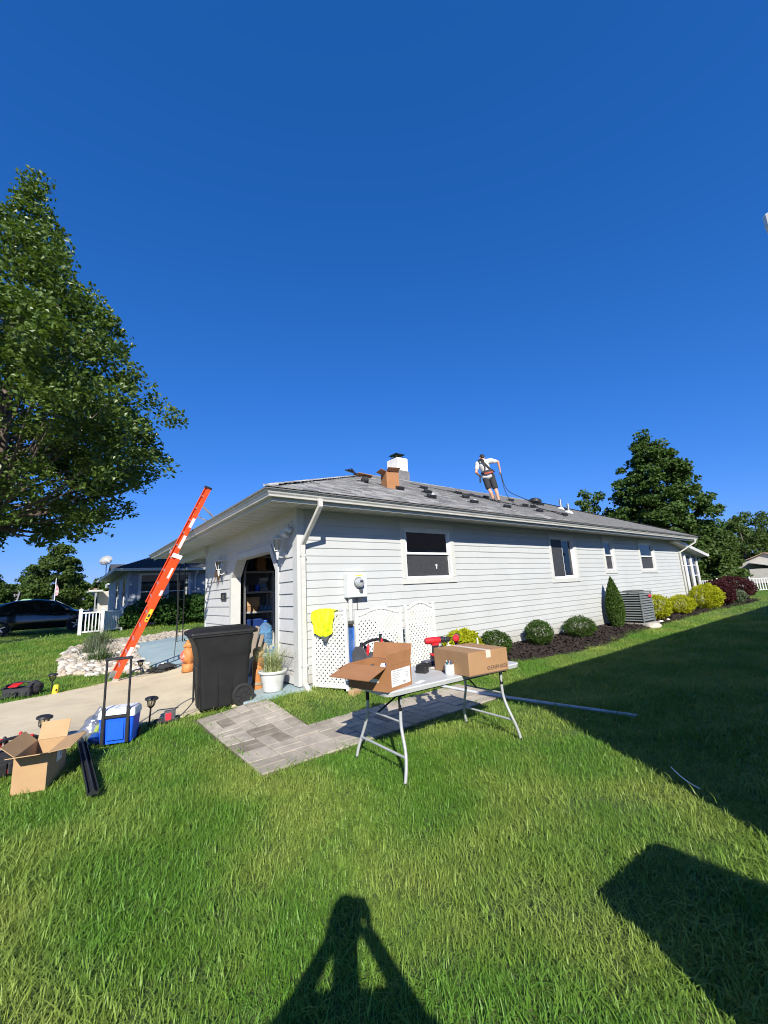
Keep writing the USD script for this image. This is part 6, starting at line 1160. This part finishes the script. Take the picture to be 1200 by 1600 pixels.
part(wv, 'body', loft([(.35, -1.2, 1.9, -.9, .9, .2), (1.2, -1.25, 1.9, -.95, .95, .2), (2.2, -1.2, 1.3, -.85, .85, .25)]), vinylw, smooth=40); part(wv, 'windscreen', hull([(1.85, y, 1.25) for y in (-.8, .8)] + [(1.36, y, 2.05) for y in (-.72, .72)] + [(1.95, y, 1.27) for y in (-.8, .8)] + [(1.42, y, 2.08) for y in (-.72, .72)]), carglass)
for x in (-.7, 1.3):
    for y in (-.92, .92): part(wv, 'wheel', mv(lathe([(0, -.1), (.33, -.1), (.33, .1), (0, .1)], 16), rx=90, x=x, y=y, z=.33), rubber)
fr_h = cottage('tan_roof_house', 'house with tan roof and pale gable behind the right end of the fence', 72.5, 84, 3.0, 9.0, -.3, 2.7, beige_siding, tan_roof, wins=((74, 75, 1, 2),))
part(fr_h, 'side_shed', J(box(69.8, 72.48, 4.2, 7.4, -.3, 1.6), prism([(4.0, 1.6), (7.6, 2.5), (7.6, 2.62), (4.0, 1.72)], 'x', 69.6, 72.48)), beige_siding); part(fr_h, 'purple_cloth', J(cb(68.9, 69.2, 3.0, 4.0, .6, 1.9, .1), cb(68.8, 69.1, 4.05, 4.4, .3, 1.5, .1)), M('cloth_purple', (.06, .05, .12), rough=.8))

# ---------------------------------------------------------------- the black car
car = thing('parked_car', 'black car parked beyond the left lawn beside the white railing', 'car', (-3.72, 19.5, .3))
def section(st):
    """st: (x, half width, bottom z, shoulder z, roof half width, roof z); a rounded closed section across the car."""
    out = []
    for x, w, zb, zs, wr2, zr in st:
        pts = [(-w * .86, zb), (-w, zb + .16), (-w * 1.01, (zb + zs) / 2), (-w * .97, zs), (-wr2, zr - .05), (-wr2 * .8, zr), (wr2 * .8, zr), (wr2, zr - .05), (w * .97, zs), (w * 1.01, (zb + zs) / 2), (w, zb + .16), (w * .86, zb)]
        out.append([(x, y, z) for y, z in pts])
    n = len(out[0]); v = np.array(out).reshape(-1, 3); f = [t for i in range(len(out) - 1) for j in range(n) for t in ((i * n + j, i * n + (j + 1) % n, (i + 1) * n + (j + 1) % n), (i * n + j, (i + 1) * n + (j + 1) % n, (i + 1) * n + j))]
    f += [(0, j, j + 1) for j in range(1, n - 1)] + [((len(out) - 1) * n, (len(out) - 1) * n + j + 1, (len(out) - 1) * n + j) for j in range(1, n - 1)]
    m = T(v, f); trimesh.repair.fix_normals(m); return m
part(car, 'body', section([(-2.3, .72, .42, .85, .55, .90), (-2.2, .86, .30, .98, .62, 1.04), (-1.6, .91, .24, 1.0, .66, 1.34), (-.9, .92, .22, .99, .68, 1.52), (-.2, .92, .22, .97, .68, 1.55), (.4, .92, .22, .96, .66, 1.48), (1.0, .91, .22, .95, .64, 1.16), (1.25, .91, .23, .93, .72, .99), (1.8, .89, .25, .86, .70, .92), (2.15, .80, .30, .76, .62, .82), (2.28, .66, .36, .66, .5, .70)]), carpaint, smooth=50)
for s in (-1, 1):
    for xs_ in ([(-1.35, 1.03), (-.62, 1.02), (-.62, 1.44), (-1.1, 1.33)], [(-.56, 1.02), (.28, 1.0), (.28, 1.42), (-.2, 1.49), (-.56, 1.46)], [(.34, 1.0), (.98, .99), (.42, 1.40), (.34, 1.41)]):
        yof = lambda z: s * (.905 - (z - .96) * .42)
        q = np.array([(x, yof(z) + s * .012, z) for x, z in xs_]); part(car, 'side_window', hull(np.vstack([q, q - V(0, s * .02, 0)])), carglass)
    for x in (-1.35, 1.35):
        wl = part(car, 'wheel', mv(lathe([(.2, -.11), (.30, -.115), (.335, -.09), (.345, 0), (.335, .09), (.30, .115), (.2, .11), (.2, -.11)], 32), rx=90, x=x, y=s * .82, z=.345), rubber)
        part(wl, 'alloy_rim', J(*[frame(hull([(.03, -.022, 0), (.03, .022, 0), (.215, -.03, .01), (.215, .03, .01), (.03, -.022, .02), (.03, .022, .02), (.215, -.022, .025), (.215, .022, .025)]), V(x, s * .90, .345), V(math.cos(a), 0, math.sin(a)), V(-math.sin(a) * -s, 0, math.cos(a) * -s), V(0, s, 0)) for a in np.arange(5) * math.pi * .4 + .3], mv(lathe([(.205, -.02), (.225, -.02), (.225, .02), (.205, .02), (.205, -.02)], 28), rx=90, x=x, y=s * .905, z=.345)), rim_m)
        part(wl, 'wheel_well', mv(lathe([(0, -.02), (.2, -.02), (.2, .0), (0, .0)], 20), rx=90, x=x, y=s * .84, z=.345), blackm)
        part(car, 'wheel_arch', mv(lathe([(.355, -.03), (.40, -.03), (.40, .012), (.355, .012), (.355, -.03)], 28), rx=90, x=x, y=s * .91, z=.345), blackm)
    part(car, 'door_handle', J(cb(-.45, -.25, s * .925 - .012, s * .925 + .012, .86, .89, .005), cb(.4, .6, s * .925 - .012, s * .925 + .012, .85, .88, .005)), blackm); part(car, 'mirror', mv(cb(-.08, .08, -.09, .09, -.06, .07, .03), x=.95, y=s * 1.0, z=1.04), carpaint)
    part(car, 'headlight', cb(2.05, 2.2, s * .62 - .14, s * .62 + .14, .66, .74, .02), glass); part(car, 'tail_light', cb(-2.28, -2.18, s * .7 - .12, s * .7 + .12, .82, .92, .02), redlabel)
part(car, 'windscreen', hull([(1.06, y, 1.14) for y in (-.6, .6)] + [(.52, y, 1.46) for y in (-.52, .52)] + [(1.09, y, 1.15) for y in (-.6, .6)] + [(.55, y, 1.475) for y in (-.52, .52)]), carglass)

# ---------------------------------------------------------------- the house on our right (its eave corner shows, its shade lies on the lawn)
nh = thing('neighbour_house', 'neighbouring house on the right whose white eave corner enters the view', 'house', (-.30, -6.50, -.2), world=True)
part(nh, 'wall', box(-.26, 20, -16, -6.56, -.4, 2.86), beige_siding)
for k in range(15): part(nh, 'siding_board', box(-.30, 20, -6.559, -6.54 - .004, -.1 + k * .197, -.1 + k * .197 + .19), beige_siding); 
for k in range(15): part(nh, 'siding_board', box(-.28, -.261, -16, -6.56, -.1 + k * .197, -.1 + k * .197 + .19), beige_siding)
q = [V(-.69, -6.13, 2.96), V(20.4, -6.12, 2.96), V(20.4, -16.4, 2.96), V(-.70, -16.4, 2.96)]; a_, b_ = V(4.45, -11.26, 4.9), V(15.2, -11.26, 4.9)
for f_ in ([q[0], q[1], b_, a_], [q[1], q[2], b_], [q[2], q[3], a_, b_], [q[3], q[0], a_]): part(nh, 'roof', slab(f_, .04), deck)
part(nh, 'gutter', J(cb(-.70, 20.4, -6.22, -6.11, 2.89, 2.965, .012), cb(-.70, -.60, -16.4, -6.223, 2.89, 2.965, .012)), gutterw); part(nh, 'soffit', J(box(-.60, 20.4, -6.54, -6.222, 2.862, 2.88), box(-.60, -.30, -16.4, -6.542, 2.862, 2.88)), soffitw)
b2 = copy_of(wb, 'wheeled_bin', 'second black wheeled bin standing at the corner of the neighbouring house', (-1.30, -6.72, -.2), rot=88)
# the photographer, just behind the camera
pb_ = CAM - unit(V(fw[0], fw[1], 0)) * .30; fd, sr_ = unit(V(fw[0], fw[1], 0)), unit(V(rt[0], rt[1], 0)); zg = -.2
Q = lambda u, v, w: V(pb_[0], pb_[1], zg) + sr_ * u + V(0, 0, v) + fd * w
ph = thing('person', 'photographer in dark clothes holding up a phone behind the view', 'person', (pb_[0], pb_[1], zg), world=True)
hb2, HP2 = head_bones(Q(0, 1.66, -.02), fd, 1.05)
L_, R_ = Q(-.085, 1.56, .25), Q(.085, 1.56, .25)
bd = figure(hb2 + [(Q(0, 1.40, -.04), Q(0, 1.6, -.03), .065, .058), (Q(-.19, 1.38, -.04), Q(.19, 1.38, -.04), .085, .085), (Q(0, 1.25, -.03), Q(0, 1.0, -.03), .15, .14), (Q(-.09, .93, -.03), Q(.09, .93, -.03), .125, .125),
                  (Q(-.2, 1.38, -.04), Q(-.40, 1.12, .06), .062, .048), (Q(-.40, 1.12, .06), L_ - V(0, 0, .06) - fd * .04, .047, .032), (Q(.2, 1.38, -.04), Q(.40, 1.12, .06), .062, .048), (Q(.40, 1.12, .06), R_ - V(0, 0, .06) - fd * .04, .047, .032)]
            + [b for s in (-1, 1) for b in ((Q(s * .10, .93, -.03), Q(s * .13, .50, .0), .105, .065), (Q(s * .13, .50, 0), Q(s * .15, .09, -.04), .062, .042), (Q(s * .15, .07, -.04), Q(s * .17, .04, .15), .045, .035))],
            [hand(L_ - V(0, 0, .06) - fd * .04, V(0, 0, .9) + fd * .4, sr_, 1, 1.0), hand(R_ - V(0, 0, .06) - fd * .04, V(0, 0, .9) + fd * .4, -sr_, -1, 1.0)])
part(ph, 'body', bd, skin, smooth=True)
part(ph, 'shirt', figure([(Q(-.19, 1.38, -.04), Q(.19, 1.38, -.04), .10, .10), (Q(0, 1.26, -.03), Q(0, .98, -.03), .172, .162), (Q(-.1, .95, -.03), Q(.1, .95, -.03), .14, .14), (Q(-.2, 1.38, -.04), Q(-.31, 1.27, .03), .082, .078), (Q(.2, 1.38, -.04), Q(.31, 1.27, .03), .082, .078)], seg=.04), M('shirt_navy', (.02, .025, .05), rough=.8), smooth=True)
part(ph, 'trousers', figure([(Q(-.09, .9, -.03), Q(.09, .9, -.03), .135, .135)] + [b for s in (-1, 1) for b in ((Q(s * .10, .9, -.03), Q(s * .13, .5, .0), .125, .09), (Q(s * .13, .5, 0), Q(s * .15, .12, -.04), .088, .07))], seg=.04), shorts, smooth=True)
part(ph, 'hair', figure([(HP2(-.022, 0, .05), HP2(.015, 0, .065), .088, .076), (HP2(-.05, 0, .02), HP2(-.05, 0, -.04), .07, .055)], seg=.02), hair, smooth=True)
ob_ = thing('phone', 'dark phone held up in the photographer\'s hands', 'phone', CAM - fw * .012, world=True)
part(ob_, 'case', frame(cb(-.078, .078, -.038, .038, -.009, 0, .003), CAM - fw * .012 - up * .028 - rt * .0, rt, up, fw), blackm); part(ob_, 'screen', frame(box(-.072, .072, -.034, .034, -.0105, -.0092), CAM - fw * .012 - up * .028, rt, up, fw), carglass)

# ---------------------------------------------------------------- the grass
G_grass = leafmat('grass_blade', [(0, (.10, .22, .022)), (.4, (.19, .37, .040)), (.8, (.38, .57, .11)), (1, (.66, .66, .26))], rough=.5, trans=.2, spec=.35, patch=((.48, .46, .12), .42, .8))
gi = numbered('/World', 'grass'); inst = UsdGeom.PointInstancer.Define(stage, gi); tag(inst.GetPrim(), 'green mown lawn grass with longer tufts and pale dry patches', 'grass', kind='stuff')
gr = np.random.default_rng(101); NV = 10; protos = []
def clump(n, h, w, seed, spread=.055, lie=.9):
    r = np.random.default_rng(seed); a, L = r.uniform(0, 6.283, n), h * r.uniform(.55, 1.15, n); ln = r.uniform(.15, lie, n); o = np.c_[np.cos(a), np.sin(a), 0 * a]; sd = np.c_[-o[:, 1], o[:, 0], 0 * a]; p = np.c_[r.normal(0, spread, (n, 2)), 0 * a]; vs = []
    for t in (0, .4, .75, 1):
        c = p + o * (L * ln * t ** 1.5)[:, None] + np.c_[0 * a, 0 * a, L * (t - .45 * ln * t ** 2.2)]; ww = (w * r.uniform(.7, 1.3, n) * (1 - t ** 2) * .5 + (.0003 if t == 1 else 0))[:, None]
        vs += [c + sd * ww, c - sd * ww]
    v = np.stack(vs, 1).reshape(-1, 3); k = np.arange(n)[:, None] * 8; f = np.vstack([np.c_[k + a_, k + b_, k + c_] for s in range(3) for a_, b_, c_ in ((2 * s, 2 * s + 1, 2 * s + 3), (2 * s, 2 * s + 3, 2 * s + 2))])
    return T(v, f)
for k in range(NV):
    q = f'{gi}/clump_{k + 1:03d}'
    usdkit.mesh(stage, q, clump(*((34, .042, .0038) if k < 5 else (22, .074, .0044) if k < 8 else (30, .062, .0046)), 200 + k, *((.055, 1.35) if k < 8 else (.08, 2.3))), G_grass); protos.append(Sdf.Path(q))
no = [Polygon(DRIVE).buffer(-.03), Polygon(APRON).buffer(-.02), Polygon(PATH).buffer(-.015), Polygon(MULCH).buffer(-.04), Polygon(ROCKBED).buffer(-.05), sbox(-.02, -.02, 18.4, 8.8), sbox(-.3, 18.8, 9, 31), sbox(18, 0, 20.8, 4), sbox(-.28, -17, 21, -6.55)]
nogo = shapely.union_all(no).union(shapely.union_all(no[:3]).buffer(.16).buffer(-.17)); pts, scl = [], []
for r0_, r1_, dens, s in ((.6, 5.0, 480, 1.0), (5.0, 10, 260, 1.12), (10, 20, 100, 1.5), (20, 55, 16, 2.4)):
    half = math.radians(64 if r0_ < 5 else 56); n = int((r1_ ** 2 - r0_ ** 2) * half * dens); rad = np.sqrt(gr.uniform(r0_ ** 2, r1_ ** 2, n)); az = YAW + gr.uniform(-half, half, n)
    q = np.c_[CAM[0] + rad * np.sin(az), CAM[1] + rad * np.cos(az)]; pts.append(q); scl.append(np.full(n, s))
pts, scl = np.vstack(pts), np.concatenate(scl); ok = ~shapely.contains_xy(nogo, pts[:, 0], pts[:, 1]); pts, scl = pts[ok], scl[ok]; n = len(pts)
thick = meshkit.fbm(np.c_[pts * .8, np.zeros(n)], 4, 9); ok = gr.uniform(0, 1, n) < .74 + 1.2 * np.clip(thick - .25, 0, .5); pts, scl, thick = pts[ok], scl[ok], thick[ok]; n = len(pts)
kind = np.where(gr.uniform(0, 1, n) < np.clip((thick - .52) * 3, .02, .7), gr.integers(5, 8, n), gr.choice([0, 1, 2, 3, 4, 8, 9], n))
sc = scl * gr.uniform(.6, 1.35, n) * (.75 + .55 * thick); yaw = gr.uniform(0, 2 * math.pi, n); tx_, ty_ = gr.normal(0, .12, n), gr.normal(0, .12, n)
qw = np.c_[np.cos(yaw / 2), tx_ * .5, ty_ * .5, np.sin(yaw / 2)]; qw /= np.linalg.norm(qw, axis=1, keepdims=True)
inst.CreatePrototypesRel().SetTargets(protos); inst.CreateProtoIndicesAttr(Vt.IntArray.FromNumpy(kind.astype(np.int32)))
inst.CreatePositionsAttr(Vt.Vec3fArray.FromNumpy(np.c_[pts, ground(pts[:, 0], pts[:, 1]) - .018].astype(np.float32)))
inst.CreateScalesAttr(Vt.Vec3fArray.FromNumpy(np.c_[sc, sc, sc * np.where(scl > 1.5, .62, 1)].astype(np.float32)))
inst.CreateOrientationsAttr(Vt.QuathArray([Gf.Quath(float(a), float(b), float(c), float(d)) for a, b, c, d in qw]))
